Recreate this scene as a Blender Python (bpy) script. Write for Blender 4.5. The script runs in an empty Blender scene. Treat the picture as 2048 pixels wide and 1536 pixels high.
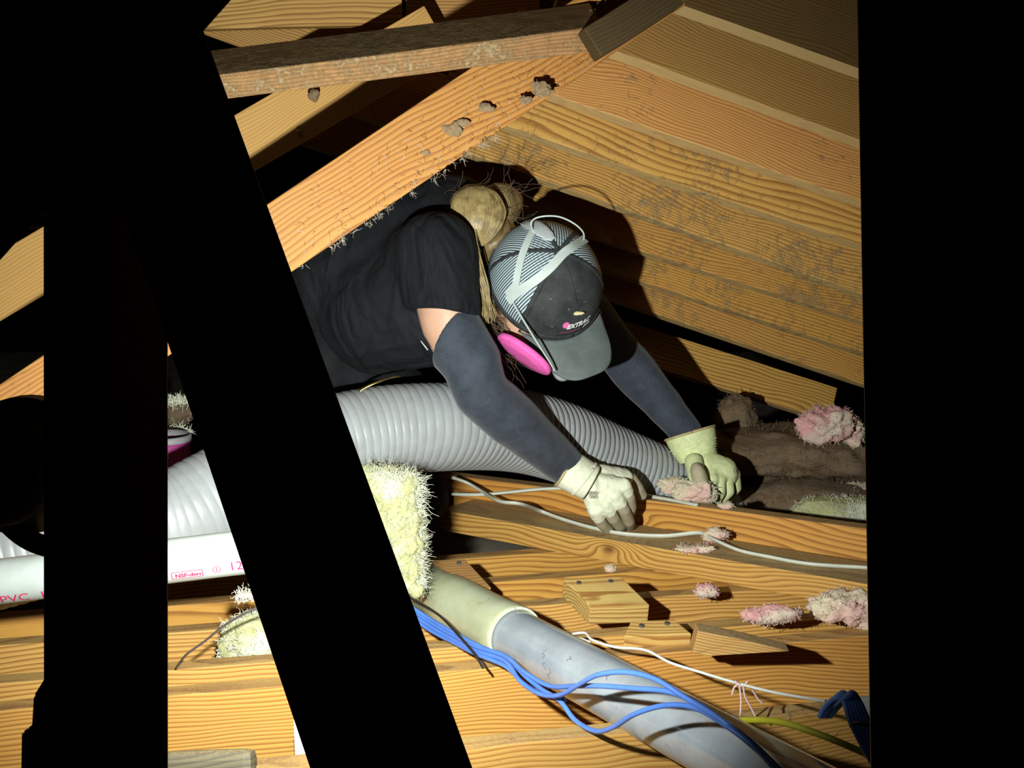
import bpy, bmesh, math, random
from mathutils import Vector as V, Matrix, noise
SC = bpy.context.scene
COL = SC.collection
PI = math.pi
# ------------------------------------------------------------------ camera
FPX = 2600.0
PITCH = math.atan(368 / FPX)
CAM = V((0, 0, 0.884))
RT = V((1, 0, 0)); UPV = V((0, math.sin(PITCH), math.cos(PITCH))); FW = V((0, math.cos(PITCH), -math.sin(PITCH)))
cd = bpy.data.cameras.new('camera'); cam = bpy.data.objects.new('camera', cd); COL.objects.link(cam)
cam.location = CAM; cam.rotation_euler = (PI / 2 - PITCH, 0, 0)
cd.sensor_width = 36; cd.lens = 36 * FPX / 2048; cd.clip_start = 0.02
SC.camera = cam
def P(x, y, d):                       # point of the place seen at image (x, y), d metres along the view axis
    return CAM + d * (FW + (x - 1024) / FPX * RT - (y - 768) / FPX * UPV)
def GZ(x, y, z):                      # where that sight line meets the level z
    r = FW + (x - 1024) / FPX * RT - (y - 768) / FPX * UPV
    return CAM + r * ((z - CAM.z) / r.z)
# ------------------------------------------------------------------ world, light, exposure
w = bpy.data.worlds.new('attic_dark'); SC.world = w; w.use_nodes = True
w.node_tree.nodes['Background'].inputs[0].default_value = (0.0, 0.0, 0.0, 1)
w.node_tree.nodes['Background'].inputs[1].default_value = 0.0
SC.view_settings.view_transform = 'Standard'; SC.view_settings.look = 'None'
SC.view_settings.exposure = 0.0; SC.view_settings.gamma = 1; SC.view_settings.use_curve_mapping = False
LAMP = P(575, 1010, 1.03)
AIM = P(810, 850, 2.2)
ld = bpy.data.lights.new('work_light_beam', 'SPOT'); ld.energy = 122; ld.color = (0.95, 1.0, 0.93)
ld.spot_size = math.radians(110); ld.spot_blend = 1.0; ld.shadow_soft_size = 0.012
lo = bpy.data.objects.new('work_light_beam', ld); COL.objects.link(lo)
lo.location = LAMP; lo.rotation_euler = (AIM - LAMP).to_track_quat('-Z', 'Y').to_euler()

# ------------------------------------------------------------------ helpers
def tag(o, label=None, cat=None, group=None, kind=None):
    if label: o['label'] = label
    if cat: o['category'] = cat
    if group: o['group'] = group
    if kind: o['kind'] = kind
    return o
def mesh_obj(name, bm, mat, parent=None, smooth=False):
    me = bpy.data.meshes.new(name); bm.to_mesh(me); bm.free()
    o = bpy.data.objects.new(name, me); COL.objects.link(o)
    if mat: me.materials.append(mat)
    if smooth:
        for p in me.polygons: p.use_smooth = True
    if parent: o.parent = parent
    return o
def from_data(name, vs, fs, mat, parent=None, smooth=True):
    me = bpy.data.meshes.new(name); me.from_pydata([tuple(v) for v in vs], [], fs); me.update()
    o = bpy.data.objects.new(name, me); COL.objects.link(o)
    if mat: me.materials.append(mat)
    if smooth:
        for p in me.polygons: p.use_smooth = True
    if parent: o.parent = parent
    return o
def local(o, parent):                 # parent keeping world coordinates (parent has location only)
    o.parent = parent; o.matrix_parent_inverse = Matrix.Translation(-parent.location); return o
def empty(name, loc, label, cat, group=None):
    o = bpy.data.objects.new(name, None); COL.objects.link(o); o.location = loc; o.empty_display_size = .03
    return tag(o, label, cat, group)

# ------------------------------------------------------------------ materials
class NT:
    def __init__(s, name):
        s.m = bpy.data.materials.new(name); s.m.use_nodes = True; s.t = s.m.node_tree
        s.b = s.t.nodes['Principled BSDF']
    def n(s, typ, **kw):
        nd = s.t.nodes.new(typ)
        for k, v in kw.items(): setattr(nd, k, v)
        return nd
    def put(s, sock, v):
        if isinstance(v, bpy.types.NodeSocket): s.t.links.new(v, sock)
        elif v is not None: sock.default_value = v
    def math(s, op, a, b=None, c=None, clamp=False):
        nd = s.n('ShaderNodeMath', operation=op); nd.use_clamp = clamp
        for i, v in enumerate((a, b, c)): s.put(nd.inputs[i], v) if v is not None else None
        return nd.outputs[0]
    def noise(s, vec, scale=1, detail=3, rough=.5, dist=0, w=None):
        nd = s.n('ShaderNodeTexNoise')
        if w is not None: nd.noise_dimensions = '4D'; nd.inputs['W'].default_value = w
        s.put(nd.inputs['Vector'], vec); nd.inputs['Scale'].default_value = scale
        nd.inputs['Detail'].default_value = detail; nd.inputs['Roughness'].default_value = rough
        nd.inputs['Distortion'].default_value = dist
        return nd.outputs['Fac']
    def map(s, vec, scale, loc=(0, 0, 0)):
        nd = s.n('ShaderNodeMapping'); s.put(nd.inputs[0], vec)
        nd.inputs['Scale'].default_value = scale; nd.inputs['Location'].default_value = loc
        return nd.outputs[0]
    def ramp(s, f, stops, interp='LINEAR'):
        nd = s.n('ShaderNodeValToRGB'); s.put(nd.inputs[0], f); cr = nd.color_ramp; cr.interpolation = interp
        while len(cr.elements) < len(stops): cr.elements.new(.5)
        for e, (p, c) in zip(cr.elements, stops):
            e.position = p; e.color = (*c, 1) if len(c) == 3 else c
        return nd.outputs[0]
    def mix(s, f, a, b, bt='MIX'):
        nd = s.n('ShaderNodeMix', data_type='RGBA', blend_type=bt)
        s.put(nd.inputs[0], f)
        for i, v in ((6, a), (7, b)):
            s.put(nd.inputs[i], (*v, 1) if isinstance(v, tuple) and len(v) == 3 else v)
        return nd.outputs[2]
    def bump(s, h, strength=.3, dist=.002):
        nd = s.n('ShaderNodeBump'); nd.inputs['Strength'].default_value = strength
        nd.inputs['Distance'].default_value = dist; s.put(nd.inputs['Height'], h)
        s.t.links.new(nd.outputs[0], s.b.inputs['Normal'])
    def obj(s): return s.n('ShaderNodeTexCoord').outputs['Object']
    def base(s, c): s.put(s.b.inputs['Base Color'], (*c, 1) if isinstance(c, tuple) and len(c) == 3 else c)
    def rough(s, r): s.put(s.b.inputs['Roughness'], r)

def simple(name, col, rough=.6, var=.12, nscale=40, bump=.2, bdist=.001, metal=0, spec=None, sheen=0):
    t = NT(name); o = t.obj(); n = t.noise(o, nscale, 4, .6)
    lo_ = tuple(max(0, c * (1 - var * 2)) for c in col); hi = tuple(min(1, c * (1 + var)) for c in col)
    t.base(t.ramp(n, [(.3, lo_), (.7, hi)])); t.rough(rough); t.bump(n, bump, bdist)
    t.b.inputs['Metallic'].default_value = metal
    if spec is not None: t.b.inputs['Specular IOR Level'].default_value = spec
    if sheen: t.b.inputs['Sheen Weight'].default_value = sheen
    return t.m

WR = random.Random(4)
def wood(seed, light=(.66, .37, .115), dark=(.27, .095, .016), ring=.0068, dust=.35, pith=None, slope=0.0, knots=(), stain=None, rough=.62, top=.75, lit_under=0):
    """softwood board: x runs along the board, y through it, z across its face"""
    rr = random.Random(seed); light = (light[0] * .95, light[1] * .93, light[2] * .75)
    t = NT('pine_wood_%d' % seed); o = t.obj()
    sx = t.n('ShaderNodeSeparateXYZ'); t.put(sx.inputs[0], o); x, y, z = sx.outputs
    if pith is None: pith = (rr.choice((-1, 1)) * rr.uniform(.02, .05), rr.choice((-.22, .12, .2)))
    n1 = t.noise(t.map(o, (2.2, 5, 5)), 1, 2, .5, w=seed * 1.7)
    n2 = t.noise(t.map(o, (3.5, 16, 16)), 1, 3, .55, w=seed * 2.3)
    wy = t.math('ADD', t.math('SUBTRACT', y, pith[0]), t.math('MULTIPLY', t.math('SUBTRACT', n2, .5), .018))
    wz = t.math('ADD', t.math('SUBTRACT', z, pith[1]), t.math('ADD', t.math('MULTIPLY', t.math('SUBTRACT', n1, .5), .10), t.math('MULTIPLY', x, slope)))
    kk = None; spot = None
    for (kx, kz, kr) in knots:
        a = t.math('MULTIPLY', t.math('SUBTRACT', x, kx), .55); b = t.math('SUBTRACT', z, kz)
        d2 = t.math('ADD', t.math('MULTIPLY', a, a), t.math('MULTIPLY', b, b))
        g = t.math('POWER', 2.718, t.math('MULTIPLY', d2, -1 / (kr * kr)))
        kk = g if kk is None else t.math('ADD', kk, g)
        g2 = t.math('POWER', 2.718, t.math('MULTIPLY', d2, -1 / (kr * kr * .10)))
        spot = g2 if spot is None else t.math('ADD', spot, g2)
    r = t.math('SQRT', t.math('ADD', t.math('MULTIPLY', wy, wy), t.math('MULTIPLY', wz, wz)))
    if kk is not None: r = t.math('ADD', r, t.math('MULTIPLY', kk, .035))
    n4 = t.noise(t.map(o, (.8, 70, 70)), 1, 2, .5, w=seed + .7)
    r = t.math('ADD', r, t.math('MULTIPLY', t.math('SUBTRACT', n4, .5), ring * .9))
    fr = t.math('FRACT', t.math('MULTIPLY', r, 1 / ring))
    ringv = t.ramp(fr, [(0, (0, 0, 0)), (.40, (.10,) * 3), (.74, (.75,) * 3), (.86, (1, 1, 1)), (.94, (.8,) * 3), (1, (0, 0, 0))])
    broad = t.noise(t.map(o, (1.5, 14, 14)), 1, 3, .6, w=seed + 5.5)
    fib = t.noise(t.map(o, (9, 420, 420)), 1, 3, .7, w=seed + 1)
    amt = t.math('MULTIPLY', ringv, t.math('ADD', .58, t.math('MULTIPLY', broad, .95)), clamp=True)
    c = t.mix(amt, light, dark)
    c = t.mix(t.math('MULTIPLY', fib, .35), c, tuple(q * .6 for q in light))
    c = t.mix(t.ramp(broad, [(.42, (0, 0, 0)), (.75, (.45,) * 3)]), c, (light[0] * .78, light[1] * .62, light[2] * .6))
    if spot is not None:
        c = t.mix(t.math('MULTIPLY', spot, .85, clamp=True), c, (.12, .035, .01))
    if stain: c = t.mix(stain[1], c, stain[0])
    gn = t.n('ShaderNodeNewGeometry'); gz = t.n('ShaderNodeSeparateXYZ'); t.put(gz.inputs[0], gn.outputs['Normal'])
    if lit_under: c = t.mix(t.ramp(gz.outputs[2], [(.0, (lit_under,) * 3), (.02, (0, 0, 0))]) if False else t.math('MULTIPLY', t.math('LESS_THAN', gz.outputs[2], -.5), lit_under), c, (.72, .50, .22))  # downward faces painted paler, as if lit from below
    film = t.math('MULTIPLY', t.ramp(gz.outputs[2], [(.55, (0, 0, 0)), (.8, (1, 1, 1))]), t.math('MULTIPLY', t.math('ADD', .55, t.math('MULTIPLY', t.noise(o, 30, 5, .7, w=seed + 2), .6)), top), clamp=True)
    c = t.mix(film, c, t.ramp(t.noise(o, 200, 3, .6), [(.35, (.26, .18, .085)), (.65, (.48, .37, .21))]))
    if dust > 0:
        d1 = t.noise(o, 48, 6, .72, w=seed + 9, dist=.6); dm = t.noise(o, 6, 3, .5, w=seed + 3); d3 = t.noise(o, 160, 3, .6, w=seed)
        m = t.math('ADD', t.math('MULTIPLY', d1, .62), t.math('MULTIPLY', dm, .38))
        m = t.math('ADD', m, t.math('MULTIPLY', t.math('SUBTRACT', d3, .5), .12))
        e = .665 - dust * .165
        msk = t.ramp(m, [(e, (0, 0, 0)), (e + .09, (.72,) * 3)])
        dc = t.ramp(d3, [(.35, (.13, .085, .04)), (.65, (.40, .30, .17))])
        c = t.mix(msk, c, dc)
        hh = t.math('ADD', t.math('MULTIPLY', msk, .9), t.math('MULTIPLY', fib, .3))
        t.bump(t.math('ADD', hh, t.math('MULTIPLY', d3, t.math('MULTIPLY', msk, .8))), .6, .003)
    else:
        t.bump(t.math('ADD', t.math('MULTIPLY', ringv, -.4), t.math('MULTIPLY', fib, .5)), .25, .001)
    t.base(c); t.rough(rough); t.b.inputs['Specular IOR Level'].default_value = .3
    return t.m

# ------------------------------------------------------------------ boards
def board(name, a, b, width, thick, mat, label, cat, group=None, wdir=V((0, 0, -1)), face_cam=False, cut=(0, 0), parent=None, kind=None, bev=.0022, away=None):
    """a-b is an edge of the visible face; wdir points across the face; the board's thickness goes away from the viewer"""
    L = (b - a).length; X = (b - a).normalized()
    if face_cam:
        view = ((a + b) / 2 - CAM).normalized(); Z = -(X.cross(view)).normalized()
        if Z.dot(wdir) < 0: Z = -Z
    else:
        Z = (wdir - X * wdir.dot(X)).normalized()
    Y = X.cross(Z).normalized()
    ref = away if away is not None else ((a + b) / 2 - CAM)
    if Y.dot(ref) < 0: Y = -Y
    zn = -Z                                     # local +z is opposite to the width direction
    flip = X.cross(Y).dot(zn) < 0
    M = Matrix((( X.x, Y.x, zn.x, a.x), (X.y, Y.y, zn.y, a.y), (X.z, Y.z, zn.z, a.z), (0, 0, 0, 1)))
    if flip:                                    # keep a right-handed frame: run x from b to a
        M = Matrix(((-X.x, Y.x, zn.x, b.x), (-X.y, Y.y, zn.y, b.y), (-X.z, Y.z, zn.z, b.z), (0, 0, 0, 1)))
        cut = (cut[1], cut[0])
    bm = bmesh.new(); n = max(2, int(L / .05)); rows = []
    ph = (int(L * 1000) % 60) / 10
    for i in range(n + 1):
        f = i / n; bow = math.sin(f * PI) * (0 if face_cam else .0015) * math.sin(ph) ; row = []
        for yy, zz in ((0, 0), (thick, 0), (thick, -width), (0, -width)):
            xx = f * L
            k = (-zz / width)
            xx += (1 - f) * cut[0] * k - f * cut[1] * k
            row.append(bm.verts.new((xx, yy + bow, zz + bow)))
        rows.append(row)
    for i in range(n):
        for j in range(4): bm.faces.new((rows[i][j], rows[i][(j + 1) % 4], rows[i + 1][(j + 1) % 4], rows[i + 1][j]))
    bm.faces.new(rows[0][::-1]); bm.faces.new(rows[-1])
    bmesh.ops.recalc_face_normals(bm, faces=bm.faces)
    if bev:
        eds = [e for e in bm.edges if e.calc_face_angle(0) > .6]
        bmesh.ops.bevel(bm, geom=eds, offset=bev, segments=2, affect='EDGES', profile=.6)
    o = mesh_obj(name, bm, mat, parent); o.matrix_world = M
    tag(o, label, cat, group, kind); return o

# ------------------------------------------------------------------ tubes, blobs, strands
def smooth_path(pts, n):
    out = []; k = len(pts)
    for i in range(k - 1):
        p0 = pts[max(0, i - 1)]; p1 = pts[i]; p2 = pts[i + 1]; p3 = pts[min(k - 1, i + 2)]
        for j in range(n):
            t = j / n
            out.append(.5 * ((2 * p1) + (p2 - p0) * t + (2 * p0 - 5 * p1 + 4 * p2 - p3) * t * t + (3 * p1 - p0 - 3 * p2 + p3) * t ** 3))
    out.append(pts[-1].copy()); return out
def resample(path, step):
    out = [path[0].copy()]; acc = 0
    for a, b in zip(path, path[1:]):
        L = (b - a).length
        if L < 1e-9: continue
        p = step - acc
        while p <= L:
            out.append(a.lerp(b, p / L)); p += step
        acc = (acc + L) % step if True else 0
        acc = L - (p - step)
    return out
def frames(path, hint=V((0, 0, 1))):
    fr = []; n = None
    for i, p in enumerate(path):
        t = (path[min(i + 1, len(path) - 1)] - path[max(i - 1, 0)]).normalized()
        if n is None:
            n = hint - t * hint.dot(t)
            if n.length < 1e-3: n = V((1, 0, 0)) - t * t.x
            n.normalize()
        else:
            n = n - t * n.dot(t); n.normalize()
        fr.append((p, t, n, t.cross(n)))
    return fr
def tube_data(path, rad, seg=12, vs=None, fs=None, flat=1.0, hint=V((0, 0, 1)), cap=True):
    vs = [] if vs is None else vs; fs = [] if fs is None else fs
    base = len(vs); fr = frames(path, hint); N = len(path)
    for i, (p, t, n, b) in enumerate(fr):
        r = rad(i / max(1, N - 1)) if callable(rad) else rad
        for j in range(seg):
            a = 2 * PI * j / seg
            vs.append(p + n * (math.cos(a) * r * flat) + b * (math.sin(a) * r))
    for i in range(N - 1):
        for j in range(seg):
            q = base + i * seg; fs.append((q + j, q + (j + 1) % seg, q + seg + (j + 1) % seg, q + seg + j))
    if cap:
        fs.append(tuple(base + j for j in range(seg))[::-1]); fs.append(tuple(base + (N - 1) * seg + j for j in range(seg)))
    return vs, fs
def tube(name, pts, rad, mat, seg=12, n=8, flat=1.0, parent=None, hint=V((0, 0, 1)), smooth_n=True):
    path = smooth_path(pts, n) if smooth_n and len(pts) > 2 else pts
    vs, fs = tube_data(path, rad, seg, flat=flat, hint=hint)
    return from_data(name, vs, fs, mat, parent)
def capsule(vs, fs, p1, r1, p2, r2, flat1=False, flat2=False, seg=20, sq=1.0, hint=V((0, 0, 1)), g1=None, g2=None):
    d = p2 - p1; L = d.length
    if L < 1e-6: d = V((0, 0, 1)); L = 1e-6
    t = d.normalized(); n = hint - t * hint.dot(t)
    if n.length < 1e-3: n = V((1, 0, 0)) - t * t.x
    n.normalize(); b = t.cross(n); rings = []
    if flat1: rings.append((p1, r1))
    else:
        for k in range(1, 6):
            a = PI / 2 * k / 5; rings.append((p1 - t * r1 * math.cos(a), r1 * math.sin(a)))
    if flat2: rings.append((p2, r2))
    else:
        for k in range(5):
            a = PI / 2 * (1 - k / 5); rings.append((p2 + t * r2 * math.cos(a), r2 * math.sin(a)))
    base = len(vs)
    for ri, (c, r) in enumerate(rings):
        gg = g1 if ri == 0 else g2 if ri == len(rings) - 1 else None
        for j in range(seg):
            a = 2 * PI * j / seg; v = n * (math.cos(a) * r * sq) + b * (math.sin(a) * r)
            vs.append(c + v + (t * v.dot(gg) if gg is not None else V((0, 0, 0))))
    N = len(rings)
    for i in range(N - 1):
        for j in range(seg):
            q = base + i * seg; fs.append((q + j, q + (j + 1) % seg, q + seg + (j + 1) % seg, q + seg + j))
    fs.append(tuple(base + j for j in range(seg))[::-1]); fs.append(tuple(base + (N - 1) * seg + j for j in range(seg)))
def ellipsoid(vs, fs, c, ax, seg=24, rings=14):       # ax: three vectors
    base = len(vs); vs.append(c - ax[2])
    for i in range(1, rings):
        a = -PI / 2 + PI * i / rings
        for j in range(seg):
            b = 2 * PI * j / seg; vs.append(c + ax[0] * (math.cos(a) * math.cos(b)) + ax[1] * (math.cos(a) * math.sin(b)) + ax[2] * math.sin(a))
    vs.append(c + ax[2]); top = len(vs) - 1
    for j in range(seg): fs.append((base, base + 1 + (j + 1) % seg, base + 1 + j))
    for i in range(rings - 2):
        for j in range(seg):
            q = base + 1 + i * seg; fs.append((q + j, q + (j + 1) % seg, q + seg + (j + 1) % seg, q + seg + j))
    q = base + 1 + (rings - 2) * seg
    for j in range(seg): fs.append((q + j, q + (j + 1) % seg, top))
def blob(name, vs, fs, mat, voxel=.006, it=8, parent=None, disp=None):
    o = from_data(name, vs, fs, mat, parent)
    r = o.modifiers.new('remesh', 'REMESH'); r.mode = 'VOXEL'; r.voxel_size = voxel; r.use_smooth_shade = True
    s = o.modifiers.new('smooth', 'SMOOTH'); s.factor = .5; s.iterations = it
    if disp:
        tx = bpy.data.textures.new(name + '_folds', 'CLOUDS'); tx.noise_scale = disp[1]; tx.noise_depth = 2
        d = o.modifiers.new('folds', 'DISPLACE'); d.texture = tx; d.strength = disp[0]; d.mid_level = .5
    dg = bpy.context.evaluated_depsgraph_get(); dg.update()
    me = bpy.data.meshes.new_from_object(o.evaluated_get(dg)); o.modifiers.clear(); o.data = me
    for p in me.polygons: p.use_smooth = True
    return o
def lump(name, c, rad, mat, seed=1, amp=.4, freq=18, sub=5, parent=None, rot=None):
    bm = bmesh.new(); bmesh.ops.create_icosphere(bm, subdivisions=sub, radius=1)
    off = V((seed * 3.1, seed * 1.7, seed * .9)); R = Matrix.Rotation(rot[0], 3, rot[1]) if rot else Matrix.Identity(3)
    for v in bm.verts:
        d = v.co.normalized(); p = V((d.x * rad[0], d.y * rad[1], d.z * rad[2]))
        h = noise.fractal(p * freq + off, .9, 2.1, 5) ; h2 = 1 - abs(noise.noise(p * freq * 1.6 + off)) * 2
        s = 1 + amp * (h * .8 + h2 * .25)
        v.co = R @ (p * s)
    o = mesh_obj(name, bm, mat, parent, True); o.location = c; return o
def strands(name, roots, mat, length=.03, r=.0004, segs=5, curl=.5, seed=0, parent=None, grav=0.0):
    """roots: list of (point, direction)"""
    rd = random.Random(seed); vs = []; fs = []
    for (p, d) in roots:
        L = length * rd.uniform(.5, 1.3); path = [p]; dd = d.normalized(); q = p
        for k in range(segs):
            dd = (dd + V((rd.gauss(0, curl), rd.gauss(0, curl), rd.gauss(0, curl) - grav)) * .5).normalized()
            q = q + dd * (L / segs); path.append(q)
        tube_data(smooth_path(path, 2), lambda f: r * (1 - .6 * f), 3, vs, fs, cap=False)
    return tag(from_data(name, vs, fs, mat, parent), kind='stuff')
def surf_roots(o, n, seed, cond=None):
    rd = random.Random(seed); M = Matrix.Translation(o.location); out = []; ps = o.data.polygons
    tries = 0
    while len(out) < n and tries < n * 30:
        tries += 1; f = ps[rd.randrange(len(ps))]; p = M @ f.center
        if cond and not cond(p): continue
        out.append((p, f.normal.copy()))
    return out

#@@SETTING
ZF = 0.0; ZJ = 0.184
M_DRY = simple('dusty_drywall', (.42, .36, .28), .95, .25, 9, .4, .004)
bm = bmesh.new(); bmesh.ops.create_grid(bm, x_segments=20, y_segments=20, size=4.2)
for v in bm.verts: v.co.y += 3.4; v.co.z = -.004 + .003 * noise.noise(v.co * 3)
tag(mesh_obj('floor', bm, M_DRY), kind='structure')

def joist(x1, y1, x2, y2, seed, label, depth=.180, thick=.038, **kw):
    a = GZ(x1, y1, ZJ); b = GZ(x2, y2, ZJ); d = (b - a).normalized()
    a = a - d * kw.pop('ea', .25); b = b + d * kw.pop('eb', .5)
    return board('ceiling_joist', a, b, depth, thick, wood(seed, top=.4, **kw), label, 'joist', 'ceiling joists')
joist(300, 1566, 1800, 1411, 11, 'nearest ceiling joist at the bottom of the photo, dusty top, dim brown face', dust=.6, light=(.50, .30, .10))
joist(200, 1405, 1800, 1268, 12, 'second ceiling joist from the bottom, its closely ringed face crossed by the blue cables', dust=.12, ring=.0065, pith=(.03, .25), light=(.70, .38, .11))
joist(200, 1352, 1800, 1229, 13, 'third ceiling joist, bright yellow face under the pale insulation clump at right', dust=.15, ring=.008, light=(.72, .43, .14), pith=(.03, .16), depth=.178)
joist(200, 1277, 1800, 1161, 14, 'fourth ceiling joist, behind the grey pipe coupling', dust=.1, ring=.006, light=(.72, .42, .14), pith=(.03, -.30))
joist(200, 1222, 1800, 1106, 15, 'fifth ceiling joist with strongly curved orange grain behind the nailed block', dust=.08, ring=.011, pith=(.055, -.04), slope=.05, light=(.70, .37, .09))
joist(200, 1170, 1800, 1052, 16, 'farthest ceiling joist, directly below the two crossing beams', dust=.12, ring=.008, light=(.70, .38, .1), ea=.1, eb=.1)

# crossing beams, laid over the joists
def lvl(x, y, z): return GZ(x, y, z)
FT = .231
a, b = lvl(880, 1019, FT), lvl(1800, 1178, FT)
d = (b - a).normalized()
board('crossing_beam', a, b + d * .25, .045, .135, wood(21, dust=.0, ring=.0085, pith=(.035, .10), knots=((.42, -.02, .028), (1.03, -.016, .024)), light=(.70, .42, .13)),
      'lower crossing beam laid flat on the joists, two round knots, cable on its dusty top', 'beam', 'beams crossing over the joists')
GT = .277
a, b = lvl(900, 951, GT), lvl(1800, 1067, GT)
d = (b - a).normalized()
board('crossing_beam', a - d * .1, b + d * .25, .090, .038, wood(22, dust=.0, ring=.012, pith=(.04, -.05), slope=.06, light=(.72, .36, .09), knots=((.55, -.05, .02),)),
      'upper crossing beam on edge under the gloved hands, bold curved orange grain', 'beam', 'beams crossing over the joists')
# dusty film along the flat beam's top
# nailed blocks between the chords
M_NAIL = simple('zinc_nail', (.22, .22, .23), .4, .1, 60, 0, .001, metal=.8)
def block(px, size, seed, label, nails, up=.5, yaw=0.0, cut=(0, 0), **kw):
    a = px; X = V((math.cos(yaw), math.sin(yaw), 0))
    o = board('nailed_block', a, a + X * size[0], size[1], .038, wood(seed, top=0, **kw), label, 'block', 'wooden blocks nailed between the joists',
              wdir=V((0, -math.cos(up), -math.sin(up))), away=V((0, .3, -1)), cut=cut)
    for (fx, fy) in nails:
        bm = bmesh.new(); bmesh.ops.create_cone(bm, cap_ends=True, segments=16, radius1=.0045, radius2=.004, depth=.003)
        nn = mesh_obj('nail', bm, M_NAIL, o); nn.location = (fx * size[0], -.001, -fy * size[1]); nn.rotation_euler = (PI / 2, 0, 0)
    return o
block(P(842, 1120, 2.30), (.078, .085), 31, 'brown-grey nailed block beside the hanging fiberglass', ((.22, .2), (.85, .15)), up=.35, yaw=.1, cut=(0, -.04), light=(.36, .22, .10), dust=.3)
block(P(1126, 1156, 2.22), (.100, .080), 32, 'pale yellow nailed block in the middle, below the gloves', ((.25, .2), (.8, .18)), up=.35, yaw=.1, cut=(.035, -.035), light=(.64, .46, .19), pith=(.06, -.05), dust=.15)
block(P(1262, 1241, 2.08), (.070, .040), 33, 'low nailed block just above the frayed white wire', ((.2, .4), (.8, .3)), up=.3, yaw=.1, cut=(-.018, -.02), light=(.66, .45, .18), dust=.15)
a = P(1396, 1262, 1.93); b = P(1580, 1303, 1.93)
board('web_member', a + V((0, 0, .0)), b, .036, .04, wood(34, light=(.52, .33, .14), dust=.1, ring=.005), 'wedge shaped web end lying on the joists right of centre', 'block', cut=(0, .12))

# ------------------------------------------------------------------ roof: rafters, braces
def lineboard(name, x1, y1, x2, y2, d1, d2, wd, th, mat, label, cat, group=None, up=False, wdir=None, **kw):
    return board(name, P(x1, y1, d1), P(x2, y2, d2), wd, th, mat, label, cat, group, wdir=wdir or (V((0, 0, 1)) if up else V((0, 0, -1))), **kw)
RAF = [  # x1 y1 x2 y2 d width, dust, seed, label
    (1330, 0, 1720, 140, 2.20, .15, .15, 41, 'rafter at the very top right, its shade put into the dark colour', dict(light=(.15, .09, .035), dark=(.08, .04, .012)), 1180, dict(ring=.007)),  # shade at the top right is put into this wood colour
    (1240, 105, 1720, 280, 2.30, .142, .1, 42, 'uppermost lit rafter at top right, dimness painted into its brown, close straight grain', dict(light=(.42, .245, .085), dark=(.2, .08, .02), pith=(.04, .3), ring=.0058), 1100, {}),  # weak light here is put into the browner wood colour
    (1120, 195, 1710, 400, 2.40, .142, .5, 43, 'reddish rafter second from the top right, close grain and dust specks', dict(light=(.72, .39, .14), dark=(.36, .11, .035), pith=(.03, -.12), ring=.0052), 1000, {}),
    (1018, 253, 1715, 485, 2.50, .14, .75, 44, 'yellow rafter third from the top right, wavy grain and heavy dust', dict(light=(.72, .42, .13), pith=(.05, .04), ring=.012), 880, {}),
    (1000, 329, 1715, 585, 2.62, .14, .95, 45, 'dusty rafter behind the hair bun with a dark knot near its left end', dict(light=(.68, .40, .13), knots=((.33, .10, .02),)), 640, {}),
    (1000, 410, 1720, 640, 2.75, .14, .95, 46, 'dusty rafter crossing behind the black cap', dict(light=(.66, .36, .10)), 600, {}),
    (1000, 470, 1720, 703, 2.85, .13, .95, 47, 'dust-caked rafter below the one behind the cap', dict(light=(.68, .38, .10)), 860, {}),
    (1000, 520, 1720, 765, 2.95, .12, .8, 48, 'second lowest rafter on the right, half in the cap shadow', dict(light=(.66, .37, .11)), 900, {}),
    (1000, 640, 1720, 862, 3.08, .088, .0, 49, 'lowest clean yellow rafter on the right, ending at the pink insulation', dict(light=(.74, .44, .13), pith=(.06, .04), knots=((.83, .04, .014),)), 1080, {}),
]
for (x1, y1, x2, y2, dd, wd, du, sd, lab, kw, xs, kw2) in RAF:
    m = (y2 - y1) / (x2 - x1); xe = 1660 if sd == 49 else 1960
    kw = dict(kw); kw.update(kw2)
    lineboard('rafter', xs, y1 + (xs - x1) * m, xe, y1 + (xe - x1) * m, dd, dd + .16, wd, .040, wood(sd, dust=du, lit_under=.65, **kw), lab, 'rafter', 'rafters of the right roof slope', wdir=V((0, .24, 1)))
# roof deck over the rafters
M_DECK = wood(60, light=(.22, .13, .06), dark=(.12, .06, .02), dust=.3, ring=.02)
pa, pb, pc, pd_ = P(700, -330, 2.05), P(2100, 150, 2.2), P(2150, 760, 3.5), P(500, 100, 3.5)
up = (pb - pa).cross(pd_ - pa).normalized(); up = up if up.z > 0 else -up
vs = [p + up * s for s in (.0, .02) for p in (pa, pb, pc, pd_)]
ro = from_data('ceiling', [v + up * .16 for v in vs], [(0, 1, 2, 3), (7, 6, 5, 4), (0, 4, 5, 1), (1, 5, 6, 2), (2, 6, 7, 3), (3, 7, 4, 0)], M_DECK, smooth=False)
tag(ro, kind='structure')

# the long diagonal brace in front of the person
m1 = -.680
def lb(x): return 545 + m1 * (x - 585)
lineboard('diagonal_brace', -120, lb(-120), 1372, lb(1372), 1.98, 2.14, .1075, .038,
          wood(51, light=(.54, .26, .075), dark=(.26, .095, .02), ring=.0072, pith=(.03, .05), slope=.045, dust=.34, knots=((.62, .06, .02),)),
          'long orange diagonal brace running up across the person\'s back, tufts of dust on it', 'brace', up=True)
lineboard('parallel_brace', -120, 714, 905, 111, 2.42, 2.54, .108, .038,
          wood(52, light=(.72, .43, .15), dark=(.5, .25, .07), ring=.007, pith=(.04, .35), dust=.12),
          'pale brace parallel to and above the long diagonal one, dark dust ball on it', 'brace', up=True)
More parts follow.
